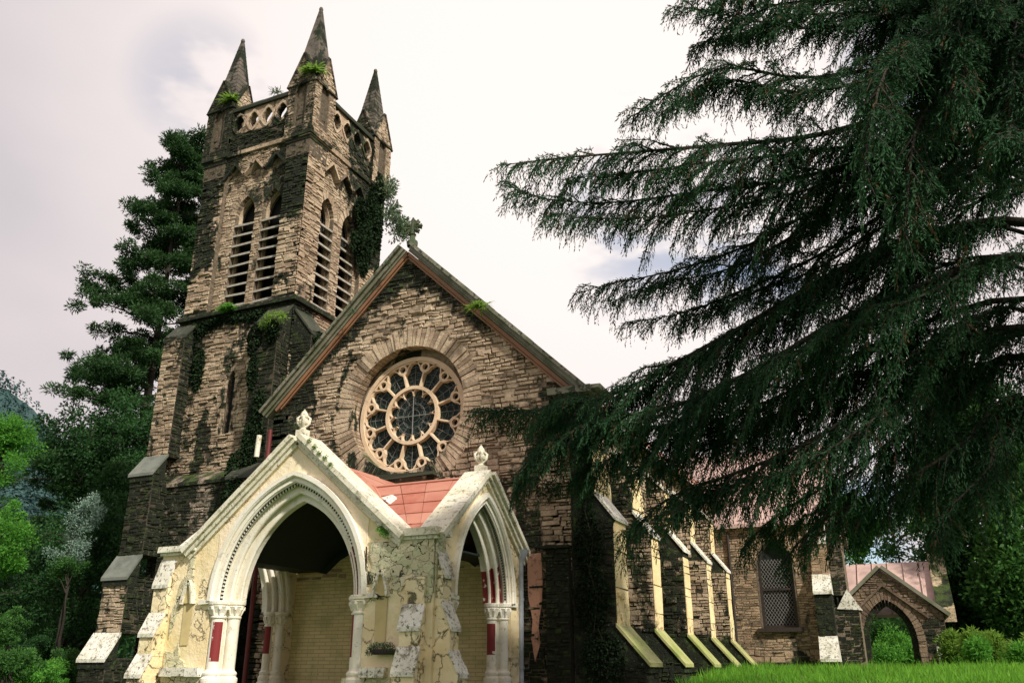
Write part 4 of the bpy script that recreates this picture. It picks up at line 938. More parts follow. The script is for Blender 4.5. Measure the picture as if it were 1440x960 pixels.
# downpipe and its hopper
dp = MB(); dp.tube([(-8.02, 17.82, .9), (-8.02, 17.82, 3.8)], .062, 12); dp.tube([(-8.02, 17.82, 3.78), (-8.02, 17.82, 3.86), (-8.02, 17.82, 4.05), (-8.02, 17.82, 4.08)], [.06, .08, .19, .20], 12)
for z in (1.6, 3.0): dp.tube([(-8.02, 17.82, z), (-8.02, 17.82, z + .05)], .075, 12)
tag(dp.build('downpipe', M['pipe'], church), 'light grey downpipe beside the porch')
a = at(386, 604, 17.7); b = at(381, 690, 17.7); dp = MB(); dp.tube([(-15.50, 17.8, 7.7), (-15.50, 17.8, 4.5), (-15.50, 17.8, 1)], .06, 10)
tag(dp.build('downpipe', M['redpipe'], church), 'maroon downpipe left of the rose window')
dp = MB(); dp.tube([(-15.78, 17.7, 7.55), (-15.80, 17.7, 6.95)], .07, 10); dp.build('pipe_stub', M['coping'], church)
dp = MB(); dp.tube([(-15.45, 17.6, 4.4), (-15.5, 17.6, 3.6), (-15.7, 17.6, 2.9), (-15.78, 17.6, 2.2)], .05, 8); dp.build('overflow_pipe', M['coping'], church)

# ---- nave side: buttresses and lancet windows
def sbut(y0, y1, lab, k=0):
    mb = MB(); X = -6.85
    for (z0, z1, f) in ((4.75, 6.5, -6.32), (2.4, 4.75, -5.9), (.4, 1.75, -5.32)):
        mb.box(X - .05, f, y0, y1, z0, z1, 1, (.5, .9, 0))
        masonry(mb, Fr((0, y0, 0), (1, 0, 0), (0, -1, 0)), z0, z1, lambda z: [(X, f)], (.07, .14), (.14, .34), (.0, .04), lambda x, z: (.95 if k == 0 else .12 + .7 * sstep(3.0, 2.0, z)) - .12 * sstep(f - .25, f, x))
        fr = side(f)
        if z0 < 1: masonry(mb, fr, z0, z1, lambda z: [(y0, y1)], (.1, .16), (.3, .7), (.0, .02), lambda u, z: .8)
        else: masonry(mb, fr, z0, z1, lambda z: [(y0, y1)], (.4, .8), (.9, 1.2), (.006, .02), lambda u, z: .05 + .5 * sstep(z0 + .3, z0, z), m=3)
    for (zt, xb, zf, xf) in ((7.0, X, 6.45, -6.27), (5.35, -6.33, 4.72, -5.84), (2.5, -5.91, 1.72, -5.22)):
        m2 = 2 if zf < 3 else 4
        mb.hexa([(xb, y0 - .05, zt - .08), (xb, y1 + .05, zt - .08), (xb, y1 + .05, zt), (xb, y0 - .05, zt), (xf, y0 - .05, zf - .08), (xf, y1 + .05, zf - .08), (xf, y1 + .05, zf), (xf, y0 - .05, zf)], m2, (.5, 0, .25 if zf < 3 else 0))
        mb.mesh([(a_, b_ + (-.012 if b_ == y0 else .012), c_) for a_, b_, c_ in [(xb, y0, zt - .08), (xf - .05, y0, zf - .05), (xf - .05, y0, zf - .2), (-6.85, y0, zf - .2), (-6.85, y0, zt - .08), (xb, y1, zt - .08), (xf - .05, y1, zf - .05), (xf - .05, y1, zf - .2), (-6.85, y1, zf - .2), (-6.85, y1, zt - .08)]], [(0, 1, 2, 3, 4), (9, 8, 7, 6, 5), (0, 5, 6, 1), (1, 6, 7, 2)], 0, (.3, .85, 0))
    return tag(mb.build('nave_buttress', [M['stone'] if k else M['stone_grey'], M['mortar'], M['capyellow'], M['endface'], M['capstone']], church), lab)
M['endface'] = plaster('sun_brightened_pale_stone', (.84, .68, .40), (.74, .55, .28), .5)  # pale stone colour raised to hold sunlight missing in the cedar's shade
for k, (y0, y1) in enumerate(((18.02, 18.9), (20.95, 21.65), (24.1, 24.75), (27.0, 27.6), (29.9, 30.5))): sbut(y0, y1, 'dark mossy corner buttress of the nave' if k == 0 else None, k)
for c in (20.0, 22.9, 25.9, 28.8):
    mb = MB(); bandp(mb, fS, arch(c, 5.6, .38, .9, 0, 8), arch(c, 5.6, .38, .9, .2, 8), -.1, .10, 0); 
    for sg in (-1, 1):
        a, b = sorted((c + sg * .38, c + sg * .58)); mb.box(-6.95, -6.75, a, b, 3.2, 5.6, 0)
    mb.box(-6.95, -6.7, c - .62, c + .62, 3.05, 3.2, 0); o = mb.build('lancet_window', M['endface'], church)
    mb = MB(); mb.face([fS(c - .4, 3.2, .03), fS(c + .4, 3.2, .03), fS(c + .4, 5.7, .03), fS(c, 6.45, .03), fS(c - .4, 5.7, .03)]); mb.build('glass', M['glass'], o)

# ---- transept at the back right
YT = 33.0; fQ = front(YT); TR = -2.85
tm = MB(); WC, WH = -4.72, .62
M['brick'] = stone_mat('coursed_tan_stone', [(.18, .12, .075), (.32, .225, .14), (.40, .285, .18), (.36, .24, .15), (.47, .34, .22)])
def stQ(x, z): return min(1, .02 + .75 * sstep(2.2, 1.6, z))
slab(tm, fQ, [(-7.3, .5), (-7.3, 6.7), (TR, 6.7), (TR, .5)], [[(WC - WH, 2.95)] + arch(WC, 5.1, WH, 1.15, 0, 8) + [(WC + WH, 2.95)]], -.5, 0, 1, (.5, .3, 0))
masonry(tm, fQ, 2.25, 6.6, notch(lambda z: [(-7.2, TR)], [arch_hole(WC, 2.95, 5.1, WH, 1.15, .06)]), (.075, .10), (.2, .42), (.0, .02), stQ)
masonry(tm, fQ, 1.3, 2.25, lambda z: [(-7.2, TR)], (.13, .24), (.16, .45), (.0, .045), lambda x, z: .15 + .6 * sstep(1.9, 1.5, z))
voussoirs(tm, fQ, arch(WC, 5.1, WH, 1.15, .06, 10), arch(WC, 5.1, WH, 1.15, .34, 10), 26, -.05, (0, .03))
tm.box(-6.9, TR, YT - .12, YT + .02, 1.60, 1.68, 0, (.2, .5, 0), .01)
slab(tm, side(TR), [(YT + .002, .5), (YT + .002, 6.7), (37, 10.3), (41, 6.7), (41, .5)], (), -.5, 0, 1, (.5, .6, 0))
masonry(tm, side(TR), 1, 6.6, lambda z: [(YT, 41)], (.08, .15), (.2, .5), (.0, .04), lambda x, z: .55)
trn = tm.build('transept', [M['brick'], M['mortar']], church); tag(trn, 'tan stone transept with a barred window')
wf = MB(); a_ = [(WC - WH, 2.95)] + arch(WC, 5.1, WH, 1.15, 0, 8) + [(WC + WH, 2.95)]; b_ = [(WC - WH + .1, 3.05)] + arch(WC, 5.1, WH, 1.15, -.1, 8) + [(WC + WH - .1, 3.05)]
bandp(wf, fQ, b_, a_, -.3, -.08, 0); wf.box(WC - WH - .16, WC + WH + .16, YT - .16, YT + .1, 2.82, 2.96, 0, (.5, 0, 0), .005); wf.box(WC - WH, WC + WH, YT + .1, YT + .16, 4.25, 4.33, 0); wf.box(WC - WH, WC + WH, YT + .1, YT + .16, 2.97, 3.06, 0)
wf.face([fQ(WC - WH, 2.95, -.28), fQ(WC + WH, 2.95, -.28), fQ(WC + WH, 5.3, -.28), fQ(WC, 6.2, -.28), fQ(WC - WH, 5.3, -.28)], 1)
# lattice grille
for k in range(-9, 10):
    for sg in (-1, 1):
        for z0, z1 in ((3.05, 4.26), (4.33, 5.35)):
            x0 = WC + k * .115; dz = z1 - z0; p = (x0 - sg * dz * .35, z0); q = (x0 + sg * dz * .35, z1)
            t0, t1 = 0, 1
            lo, hi = WC - WH + .09, WC + WH - .09
            dx = q[0] - p[0]
            ts = sorted(((lo - p[0]) / dx, (hi - p[0]) / dx)); t0 = max(0, ts[0]); t1 = min(1, ts[1])
            if t1 - t0 > .05: wf.tube([fQ(p[0] + dx * t0, p[1] + dz * t0, -.17), fQ(p[0] + dx * t1, p[1] + dz * t1, -.17)], .009, 4, 2)
wf.build('window', [M['frame'], M['dark'], M['grille']if 'grille' in M else M['louvre']], trn)
tb = MB()
for (z0, z1, f) in ((4.6, 5.9, 32.75), (2.55, 4.15, 32.5), (.5, 1.95, 32.3)):
    tb.box(-3.42, TR + .0, f, YT + .02, z0, z1, 0, (.5, .25 if z0 > 4 else .85, 0))
    masonry(tb, front(f), z0, z1, lambda z: [(-3.40, TR)], (.1, .16), (.16, .34), (.0, .02), lambda x, z, z0=z0: .15 if z0 > 4 else .8)
for (zt, yb, zf, yf) in ((6.5, YT, 5.85, 32.68), (4.72, 32.74, 4.12, 32.42), (2.65, 32.5, 1.92, 32.2)):
    tb.hexa([(-3.44, YT, zf - .1), (TR + .03, YT, zf - .1), (TR + .03, yb, zt), (-3.44, yb, zt), (-3.44, yf, zf - .1), (TR + .03, yf, zf - .1), (TR + .03, yf, zf), (-3.44, yf, zf)], 2, (.5, 0, .25 if zf < 3 else 0))
tb.build('transept_buttress', [M['brick'], M['mortar'], M['capstone']], trn)
tb = MB(); TC = -2.1
for (z0, z1, f) in ((4.0, 6.6, -2.35), (1.0, 3.6, -2.05)):
    tb.box(TR, f, 33.0, 33.9, z0, z1, 1); masonry(tb, front(33.0), z0, z1, lambda z: [(TR + .02, f)], (.07, .15), (.14, .34), (.0, .04), lambda x, z: .55)
for (zt, xb, zf, xf) in ((4.2, -2.36, 3.55, -1.98), ):
    tb.hexa([(xb - .4, 32.95, zf), (xb - .4, 33.95, zf), (xb - .4, 33.95, zt), (xb, 32.95, zt), (xf, 32.95, zf - .06), (xf, 33.95, zf - .06), (xf, 33.95, zf), (xf, 32.95, zf)], 2)
tb.build('transept_buttress', [M['stone_grey'], M['mortar'], M['capstone']], trn)
tp_ = MB(); tp_.hexa([(-9, 37, 10.2), (TR + .2, 37, 10.2), (TR + .2, 37, 10.35), (-9, 37, 10.35), (-9, 32.75, 6.5), (TR + .2, 32.75, 6.5), (TR + .2, 32.75, 6.65), (-9, 32.75, 6.65)], 0, (.9, 0, 0))
tp_.hexa([(-9, 41.2, 6.5), (TR + .2, 41.2, 6.5), (TR + .2, 41.2, 6.65), (-9, 41.2, 6.65), (-9, 37, 10.2), (TR + .2, 37, 10.2), (TR + .2, 37, 10.35), (-9, 37, 10.35)], 0, (.9, 0, 0))
tp_.build('transept_roof', M['pinkroof'], trn)
dp = MB(); dp.tube([(-6.3, YT - .08, 1.5), (-6.3, YT - .08, 6.4)], .05, 8); dp.build('downpipe', M['frame'], trn)

# ---- small side porch with an open arch, in front of a red roofed annexe
YQ = 33.6; fA = front(YQ); AC, HW2 = -1.22, 1.78
sp = MB(); ZS2, ah, aR = 2.55, .66, 1.25
out = [(AC - HW2, .6), (AC - HW2, 3.35), (AC, 4.85), (AC + HW2, 3.35), (AC + HW2, .6)]
slab(sp, fA, out, [[(AC - ah - .22, .6)] + arch(AC, ZS2, ah, aR, .22, 10) + [(AC + ah + .22, .6)]], -.5, 0, 1, (.5, .35, 0))
M['porchstone'] = stone_mat('brown_porch_stone', [(.085, .06, .045), (.16, .11, .075), (.21, .15, .10), (.19, .125, .085), (.26, .19, .13)])
def stA(x, z): return .18 + .6 * sstep(AC + .9, AC + 1.3, x) * sstep(1.7, 2.1, z) * sstep(3.4, 2.9, z)
masonry(sp, fA, 1.0, 4.7, notch(lambda z: [(AC - min(HW2, (4.85 - z) * 1.18), AC + min(HW2, (4.85 - z) * 1.18))], [arch_hole(AC, .5, ZS2, ah, aR, .46)]), (.07, .13), (.14, .36), (.0, .04), stA)
voussoirs(sp, fA, arch(AC, ZS2, ah, aR, .2, 10), arch(AC, ZS2, ah, aR, .44, 10), 30, -.2, (0.01, .04), 0, stA)
voussoirs(sp, Fr(fA.O - fA.N * .18, fA.U, fA.N), arch(AC, ZS2, ah, aR, .0, 10), arch(AC, ZS2, ah, aR, .24, 10), 26, -.3, (0.0, .02), 0, lambda x, z: .8)
for sg in (-1, 1):
    a, b = sorted((AC + sg * ah, AC + sg * (ah + .24))); sp.box(a, b, YQ + .18, YQ + .5, .6, ZS2, 0, (.3, .8, 0))
    a, b = sorted((AC + sg * (ah + .2), AC + sg * (ah + .46))); masonry(sp, fA, 1.0, ZS2, lambda z: [(a, b)], (.12, .2), (.2, .3), (0.01, .03), stA)
    rakeband(sp, (AC, 4.30), (AC + sg * 1.3, 3.2), 0, .07, -.1, .1, 0, (.6, .2, 0), fA)
    rakeband(sp, (AC, 4.92), (AC + sg * (HW2 + .15), 3.26), 0, .12, -1.0, .14, 2, (.6, .2, .1), fA)
sp.box(AC + HW2 - .35, AC + HW2 + .12, YQ - .25, YQ, .6, 1.9, 0, (.4, .8, 0)); sp.hexa([(AC + HW2 - .38, YQ, 1.75), (AC + HW2 + .15, YQ, 1.75), (AC + HW2 + .15, YQ, 2.35), (AC + HW2 - .38, YQ, 2.35), (AC + HW2 - .38, YQ - .32, 1.72), (AC + HW2 + .15, YQ - .32, 1.72), (AC + HW2 + .15, YQ - .32, 1.82), (AC + HW2 - .38, YQ - .32, 1.82)], 3)
sp.box(AC - .9, AC + .9, YQ - .3, YQ + .4, 1.05, 1.3, 3, (.5, 0, .2))
spo = sp.build('side_porch', [M['porchstone'], M['mortar'], M['mossy'], M['capstone']], church); tag(spo, 'small brown stone side porch with an open pointed arch')
ax_ = MB()
ax_.hexa([(-3.0, 37.2, 5.35), (.55, 37.2, 5.35), (.55, 37.2, 5.45), (-3.0, 37.2, 5.45), (-3.0, 34.4, 3.3), (.55, 34.4, 3.3), (.55, 34.4, 3.4), (-3.0, 34.4, 3.4)], 0, (.9, 0, 0))
for i in range(7): x = -2.7 + i * .55; ax_.tube([(x, 34.4, 3.44), (x, 37.2, 5.48)], .03, 5, 0, (.2, 0, 0))
ax_.hexa([(.4, 37.3, 5.4), (.95, 37.3, 5.4), (.95, 37.3, 5.75), (.4, 37.3, 5.75), (.4, 34.1, 3.1), (.95, 34.1, 3.1), (.95, 34.1, 3.55), (.4, 34.1, 3.55)], 1, (.5, .3, 0))
ax_.build('annexe_roof', [M['pinkroof'], M['stone_pale']], spo)

# ---------------------------------------------------------------- plants growing on the church
def sprig_cloud(name, spots, mat, label, cat, group=None, n=90, ll=.09, lw=.03, jit=.7, grav=-.2, stems=True):
    """spots: (centre, radius, outward)"""
    root = empty(name, spots[0][0]); tag(root, label, cat, group); Ps = []; Ds = []; mb = MB()
    for (c, r, o) in spots:
        c = Vector(c); o = Vector(o).normalized()
        d = unit(npr.normal(0, 1, (n, 3)) + np.array(o) * .9); P = np.array(c) + d * r * (npr.random((n, 1)) ** .5); Ps.append(P); Ds.append(d + np.array([0, 0, grav]))
        mb = MB()
        for k in range(4):
            q = c + (Vector(d[k]) * r * .8); mb.tube([c - o * .03, (c + q) / 2 + Vector((0, 0, r * .15)), q], [.008, .006, .003], 4)
        mb.build('stem', M['bark'], root)
    leafobj('leaves', np.vstack(Ps), np.vstack(Ds), ll, lw, mat, root, jit); return root
def frondy(name, c, r, n, mat, label, cat, group=None, up=1.0, w_=.035, out=(0, -1, 0)):
    """arching fronds or grass blades from one crown"""
    root = empty(name, c); tag(root, label, cat, group); V = []; F = []; c = np.array(c); o = np.array(out)
    for k in range(n):
        d = npr.normal(0, 1, 3); d[2] = abs(d[2]) * up; d = d + o * .5; d /= np.linalg.norm(d); L_ = r * npr.uniform(.5, 1.1); s_ = np.cross(d, [0, 0, 1.0]); s_ /= (np.linalg.norm(s_) + 1e-6)
        b = c + npr.normal(0, r * .18, 3) * np.array([1, .4, .15]); pts = [b + d * L_ * t + np.array([0, 0, -1]) * L_ * .55 * t * t for t in (0, .4, .75, 1)]
        ww = [.5, 1, .7, .05]; i0 = len(V)
        for p, q in zip(pts, ww): V += [p - s_ * w_ * q / 2, p + s_ * w_ * q / 2]
        for j in range(3): F.append([i0 + 2 * j, i0 + 2 * j + 1, i0 + 2 * j + 3, i0 + 2 * j + 2])
    npmesh('fronds', np.array(V), np.array(F), npr.random(len(F)), mat, root); return root
frondy('fern', at(440, 100, 19.85), .62, 100, M['fern'], 'bright fern growing on the tallest pinnacle', 'fern', w_=.07)
frondy('fern', at(324, 142, 19.9), .58, 90, M['fern'], 'bright fern hanging on the left pinnacle of the tower', 'fern', w_=.07)
frondy('grass_tuft', at(388, 131, 19.95), .5, 60, M['sage'], 'thin grass tuft on the tower parapet between two pinnacles', 'grass tuft', up=2.5, w_=.02)
frondy('fern', at(322, 434, 19.8), .50, 110, M['leaf_bright'], 'green fern on the ledge below the left louvre window', 'fern', w_=.06, up=.6)
sprig_cloud('ledge_shrub', [(at(384, 449, 19.3), .26, (0, -1, .4)), (at(374, 456, 19.3), .2, (0, -1, 0)), (at(398, 446, 19.3), .18, (0, -1, .3))], M['fern'], 'yellow green shrub at the top of the dark tower buttress', 'shrub', n=120, ll=.12, lw=.04)
frondy('grass_tuft', at(673, 432, 17.5), .42, 120, M['fern'], 'yellow green grass on the right slope of the gable', 'grass tuft', w_=.03)
frondy('grass_tuft', at(545, 372, 17.6), .24, 30, M['sage'], 'grass tuft on the left slope close to the gable cross', 'grass tuft', w_=.02, up=2)
frondy('grass_tuft', at(497, 440, 17.6), .3, 40, M['sage'], 'grass tuft low on the left slope of the gable', 'grass tuft', w_=.02, up=2)
sprig_cloud('ledge_shrub', [(at(550 + dx, 747 + dy, 13.95), .10, (0, -1, .6)) for dx, dy in ((-10, 0), (-4, 3), (2, 0), (9, 1), (-14, -2))], M['leaf_bright'], 'bright green weeds on the porch cornice', 'weeds', n=90, ll=.045, lw=.025)
sprig_cloud('ledge_shrub', [(at(436 + dx, 620 + dy, 13.8), .055, (0, -1, .6)) for dx, dy in ((0, 0), (7, 9), (14, 18), (22, 24), (30, 33))], M['fern'], 'moss and weeds near the top of the front porch gable', 'weeds', n=60, ll=.035, lw=.02)
# bush and ivy at the far corner of the tower
sprig_cloud('corner_bush', [(Vector((-16.7, 24.4 + a, 18.0 + b)), .42, (1, .3, .3)) for a, b in ((0, 0), (.5, -.1), (1.0, .1), (.3, .45), (1.35, -.05), (.8, -.4), (-.2, .9), (.0, 1.3))], M['sage'], 'leafy grey green bush sprouting from the far corner of the tower', 'bush', n=260, ll=.16, lw=.06)
def ivy(name, fr, pts, label, n=900, mat='ivy', ll=.11, lw=.08, dp=.16, group='dark ivy on the tower walls'):
    P = []; root = None
    for (u, z, ru, rz) in pts:
        k = int(n * ru * rz * 4); a = npr.random(k) * 6.283; q = npr.random(k) ** .6
        U_ = u + ru * q * np.cos(a); Z_ = z + rz * q * np.sin(a); d = npr.random(k) * dp * (1.1 - q)
        P.append(np.array(fr.O)[None] + np.outer(U_, np.array(fr.U)) + np.outer(d + .03, np.array(fr.N)) + np.outer(Z_, [0, 0, 1.0]))
    P = np.vstack(P); D = np.tile(np.array(fr.N) * .5 + np.array([0, 0, -.9]), (len(P), 1))
    root = empty(name, P[0]); tag(root, label, 'ivy', group)
    leafobj('leaves', P, D, ll, lw, M[mat], root, .55)
    for (u, z, ru, rz) in pts: mb = MB(); mb.tube([fr(u, z - rz, .06), fr(u + ru * .3, z, .07), fr(u - ru * .2, z + rz, .06)], .014, 5); mb.build('vine', M['bark'], root)
ivy('climbing_ivy', fTr, [(23.5, 16.6, .5, 1.5), (24.0, 17.6, .6, 1.4), (23.1, 17.6, .3, .6), (24.1, 19.0, .4, .9), (23.0, 16.2, .35, .5), (24.4, 15.2, .15, .8)], 'dark ivy mass covering the far end of the lit tower face', dp=.4)
ivy('climbing_ivy', fT, [(-21.3, 11.8, .35, .7), (-20.9, 12.35, .5, .3), (-20.2, 12.5, .5, .18), (-19.3, 12.5, .5, .2), (-18.4, 12.4, .5, .25), (-20.7, 10.9, .25, .8)], 'dark ivy hanging under the string course of the tower')
ivy('climbing_ivy', front(19.4), [(-17.9, 11.3, .25, .6), (-17.8, 10.2, .2, .6), (-17.2, 11.5, .3, .4), (-17.5, 8.0, .4, .7), (-17.9, 7.2, .5, .6), (-17.4, 9.0, .25, .6)], 'dark ivy on the black tower buttress beside the nave')
ivy('climbing_ivy', front(18.95), [(-17.6, 6.2, .4, .6), (-17.2, 5.2, .4, .7), (-17.8, 4.6, .3, .6)], 'dark ivy low on the tower behind the porch roof')
ivy('climbing_ivy', front(20.35), [(-16.4, 8.6, .7, .9), (-16.3, 7.2, .6, 1.0), (-16.2, 10.0, .5, .8), (-16.4, 5.6, .6, 1.0)], 'dark ivy filling the gap between the tower and the nave')
ivy('climbing_ivy', Fr((TX1 + .75, 0, 0), (0, 1, 0), (1, 0, 0)), [(20.5, 11.2, .35, .5), (20.6, 10, .35, .8)], 'dark ivy on the side buttress of the tower')
ivy('climbing_ivy', front(17.95), [(-7.35, 5.4, .35, .25), (-7.0, 6.6, .3, .4), (-7.1, 7.1, .35, .25)], 'dark moss and ivy under the right kneeler of the gable', ll=.07, lw=.05, n=700, dp=.1, group='dark ivy on the nave')
ivy('climbing_ivy', front(18.0), [(-6.45, 4.2, .35, .7), (-6.4, 3.0, .4, .7), (-6.5, 5.4, .2, .6), (-6.2, 1.8, .5, .6)], 'dark ivy on the corner buttress of the nave', ll=.07, lw=.05, dp=.08, group='dark ivy on the nave')
ivy('climbing_ivy', fP, [(-9.5, 3.5, .05, .28), (-9.42, 3.2, .1, .12), (-9.2, 2.86, .2, .05)], 'green moss creeping down beside the right porch spandrel', n=2600, mat='sage', ll=.028, lw=.02, dp=.03, group='moss on the porch')
# planter on a bracket by the porch arch
pr_ = empty('planter', at(540, 915, 13.9)); tag(pr_, 'small dark planter of dull green plants fixed beside the front arch', 'planter')
q = at(540, 915, 13.9); mb = MB(); mb.box(q.x - .22, q.x + .2, 13.78, 13.98, q.z - .02, q.z + .03, 0, (.5, 0, 0), .005); mb.box(q.x - .2, q.x + .18, 13.8, 13.98, q.z - .06, q.z - .02, 0)
for i in range(7): mb.tube([(q.x - .21 + i * .068, 13.77, q.z - .05), (q.x - .21 + i * .068, 13.77, q.z + .05)], .006, 4)
mb.build('tray', M['frame'], pr_)
P, D, v = clump_points([Vector((q.x + dx, 13.82, q.z + .04 + dz)) for dx, dz in ((-.22, .02), (-.12, .05), (0, .04), (.1, .06), (.19, .02), (-.26, -.06), (.22, -.05))], [.075] * 7, 130)
leafobj('leaves', P, D, .035, .018, M['sage'], pr_, .8, v)

# ---------------------------------------------------------------- far hill
hm = MB(); V = []; n1_ = 40
for j in range(12):
    for i in range(n1_):
        a = R(28 + 62 * i / (n1_ - 1)); rr = 170 + 22 * j; t = j / 11
        ridge = 34 + 96 * sstep(R(42), R(60), a) + 25 * sstep(R(60), R(85), a)
        V.append((-math.sin(a) * rr, math.cos(a) * rr, -8 + ridge * t + 2.5 * math.sin(i * 1.3 + j) * t))
hm.mesh(V, [(j * n1_ + i, (j + 1) * n1_ + i, (j + 1) * n1_ + i + 1, j * n1_ + i + 1) for j in range(11) for i in range(n1_ - 1)], sm=True)
tag(hm.build('hill', M['hill']), kind='structure')
cs = []
for k in range(5200):
    i = rnd.uniform(0, n1_ - 1.01); j = rnd.uniform(0, 10.99); i0, j0 = int(i), int(j); a = Vector(V[j0 * n1_ + i0]); b = Vector(V[j0 * n1_ + i0 + 1]); c = Vector(V[(j0 + 1) * n1_ + i0]); d = Vector(V[(j0 + 1) * n1_ + i0 + 1])
    p = (a * (1 - (i - i0)) + b * (i - i0)) * (1 - (j - j0)) + (c * (1 - (i - i0)) + d * (i - i0)) * (j - j0); cs.append(p + Vector((0, 0, rnd.uniform(0, 2))))
cs = np.array(cs); hts = npr.uniform(3.5, 8, len(cs)); Vh = []; Fh = []; nn = 40
P = np.repeat(cs, nn, 0); t = npr.random(len(P)); a = npr.random(len(P)) * 6.283; hh = np.repeat(hts, nn); r_ = (1 - t) * hh * .32
P2 = P + np.stack([np.cos(a) * r_, np.sin(a) * r_, t * hh], 1); Dd = np.stack([np.cos(a), np.sin(a), np.full(len(a), -.3)], 1)
ho = leafobj('far_woodland', P2, Dd, 1.3, .7, M['hill'], None, .4); tag(ho, kind='stuff')

# ---------------------------------------------------------------- trees
def base_at(px, Y, py=940):
    p = at(px, py, Y); return Vector((p.x, Y, gz(p.x, Y)))
def pix_tree(name, label, cat, Y, lobes, px0, mat, nclump, cr_, nleaf, ll, lw, group=None, tr=.25, bark=None):
    """lobes: (px, py, rpx, rpy) measured where the tree stands"""
    b = base_at(px0, Y); L_ = []
    for (px, py, rx_, ry_) in lobes:
        c = at(px, py, Y); e_ = at(px + rx_, py, Y); f = at(px, py - ry_, Y); r1 = abs(e_.x - c.x); r2 = abs(f.z - c.z); L_.append((c.x - b.x, 0, c.z - b.z, r1, r1 * .9, r2))
    h = max(l[2] + l[5] for l in L_); tx = L_[0][0]
    return tree(b, h, L_, nclump, cr_, nleaf, ll, lw, mat, label, cat, group, name, tr, (tx, 0), bark)
def conifer(base, h, prof, nb, label, mat, name='conifer', leafn=70, pad=.55, tr=.35, ll=.26, lw=.05, group=None, top_lean=(0, 0)):
    root = empty(name, base); tag(root, label, 'tree', group); b = Vector(base); mb = MB(); T = lambda t: b + Vector((top_lean[0] * t, top_lean[1] * t, h * t))
    mb.tube([T(t) - Vector((0, 0, .5 if t == 0 else 0)) for t in (0, .2, .4, .6, .8, .98)], [tr, tr * .85, tr * .7, tr * .5, tr * .3, .03], 9); cs = []; rs = []
    for k in range(nb):
        t = .12 + .87 * (k + rnd.random()) / nb; az = rnd.uniform(0, 2 * math.pi); L_ = prof(t) * rnd.choice((.5, .75, .95, 1.2)) * rnd.uniform(.85, 1.12); d = Vector((math.cos(az), math.sin(az), 0)); p0 = T(t); pts = [p0]
        for s_ in (.3, .6, .85, 1.0): pts.append(p0 + d * L_ * s_ + Vector((0, 0, L_ * (.28 * s_ - .30 * s_ * s_))))
        mb.tube(pts, [.07 * (1.1 - t), .05, .035, .02, .01], 5)
        for s_ in [.35, .5, .64, .77, .89, 1.0]:
            if rnd.random() < .18: continue
            c = p0 + d * L_ * s_ + Vector((rnd.uniform(-.45, .45), rnd.uniform(-.45, .45), rnd.uniform(-.35, .35) + L_ * (.28 * s_ - .30 * s_ * s_) + .1)); cs.append(c); rs.append(pad * rnd.uniform(.55, 1.2) * (.55 + .45 * min(1, L_ / 2)))
            for sd in (-1, 1):
                if rnd.random() < .6: cs.append(c + Vector((-d.y, d.x, 0)) * sd * pad * rnd.uniform(.6, 1.1)); rs.append(pad * rnd.uniform(.4, .8))
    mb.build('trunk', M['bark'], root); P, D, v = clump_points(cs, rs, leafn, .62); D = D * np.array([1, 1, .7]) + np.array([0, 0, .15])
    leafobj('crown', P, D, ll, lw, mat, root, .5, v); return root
bq = base_at(146, 33); tq = at(266, 192, 33)
conifer(bq, tq.z - bq.z, lambda t: .9 + 4.0 * (1 - t) ** .75 * 1.4 if t > .3 else 5.8, 175, 'tall dark conifer rising behind the left side of the tower', M['pine'], pad=.52, leafn=115, ll=.24, lw=.07, top_lean=(tq.x - bq.x, 0))
pix_tree('dark_tree', 'broad dark evergreen filling the space left of the tower, in front of the tall conifer', 'tree', 30, [(120, 640, 60, 60), (170, 600, 60, 45), (95, 650, 30, 30), (150, 740, 55, 80), (190, 690, 30, 60)], 60, M['leaf_dark'], 170, .75, 170, .19, .10, 'trees left of the church')
pix_tree('dark_tree', 'dark tree between the tall conifer and the left tower buttresses', 'tree', 27, [(130, 850, 60, 90), (80, 800, 50, 80), (165, 760, 35, 60), (60, 900, 60, 60)], 70, M['leaf_dark'], 170, .62, 170, .16, .085, 'trees left of the church')
pix_tree('dark_tree', 'dark tree at the left edge behind the bright one', 'tree', 34, [(10, 790, 50, 90), (60, 860, 60, 90), (-10, 880, 50, 90)], 0, M['leaf_dark'], 150, .8, 150, .2, .11, 'trees left of the church')
pix_tree('bright_tree', 'bright green tree cut by the left edge of the view', 'tree', 24, [(0, 640, 32, 50), (-20, 720, 45, 60), (10, 770, 22, 40), (14, 610, 18, 22)], -40, M['leaf_bright'], 110, .42, 190, .13, .06, 'trees left of the church')
pix_tree('silver_tree', 'small silvery leaved tree among the dark trees left of the tower', 'tree', 25, [(98, 770, 20, 28), (112, 735, 14, 25), (128, 715, 12, 18)], 80, M['leaf_silver'], 34, .32, 120, .09, .05, 'trees left of the church', .08)
pix_tree('bright_tree', 'small yellow green tree below the silvery one', 'tree', 24.8, [(98, 795, 17, 12), (85, 805, 10, 10)], 80, M['leaf_mid'], 22, .28, 110, .08, .05, 'trees left of the church', .08)
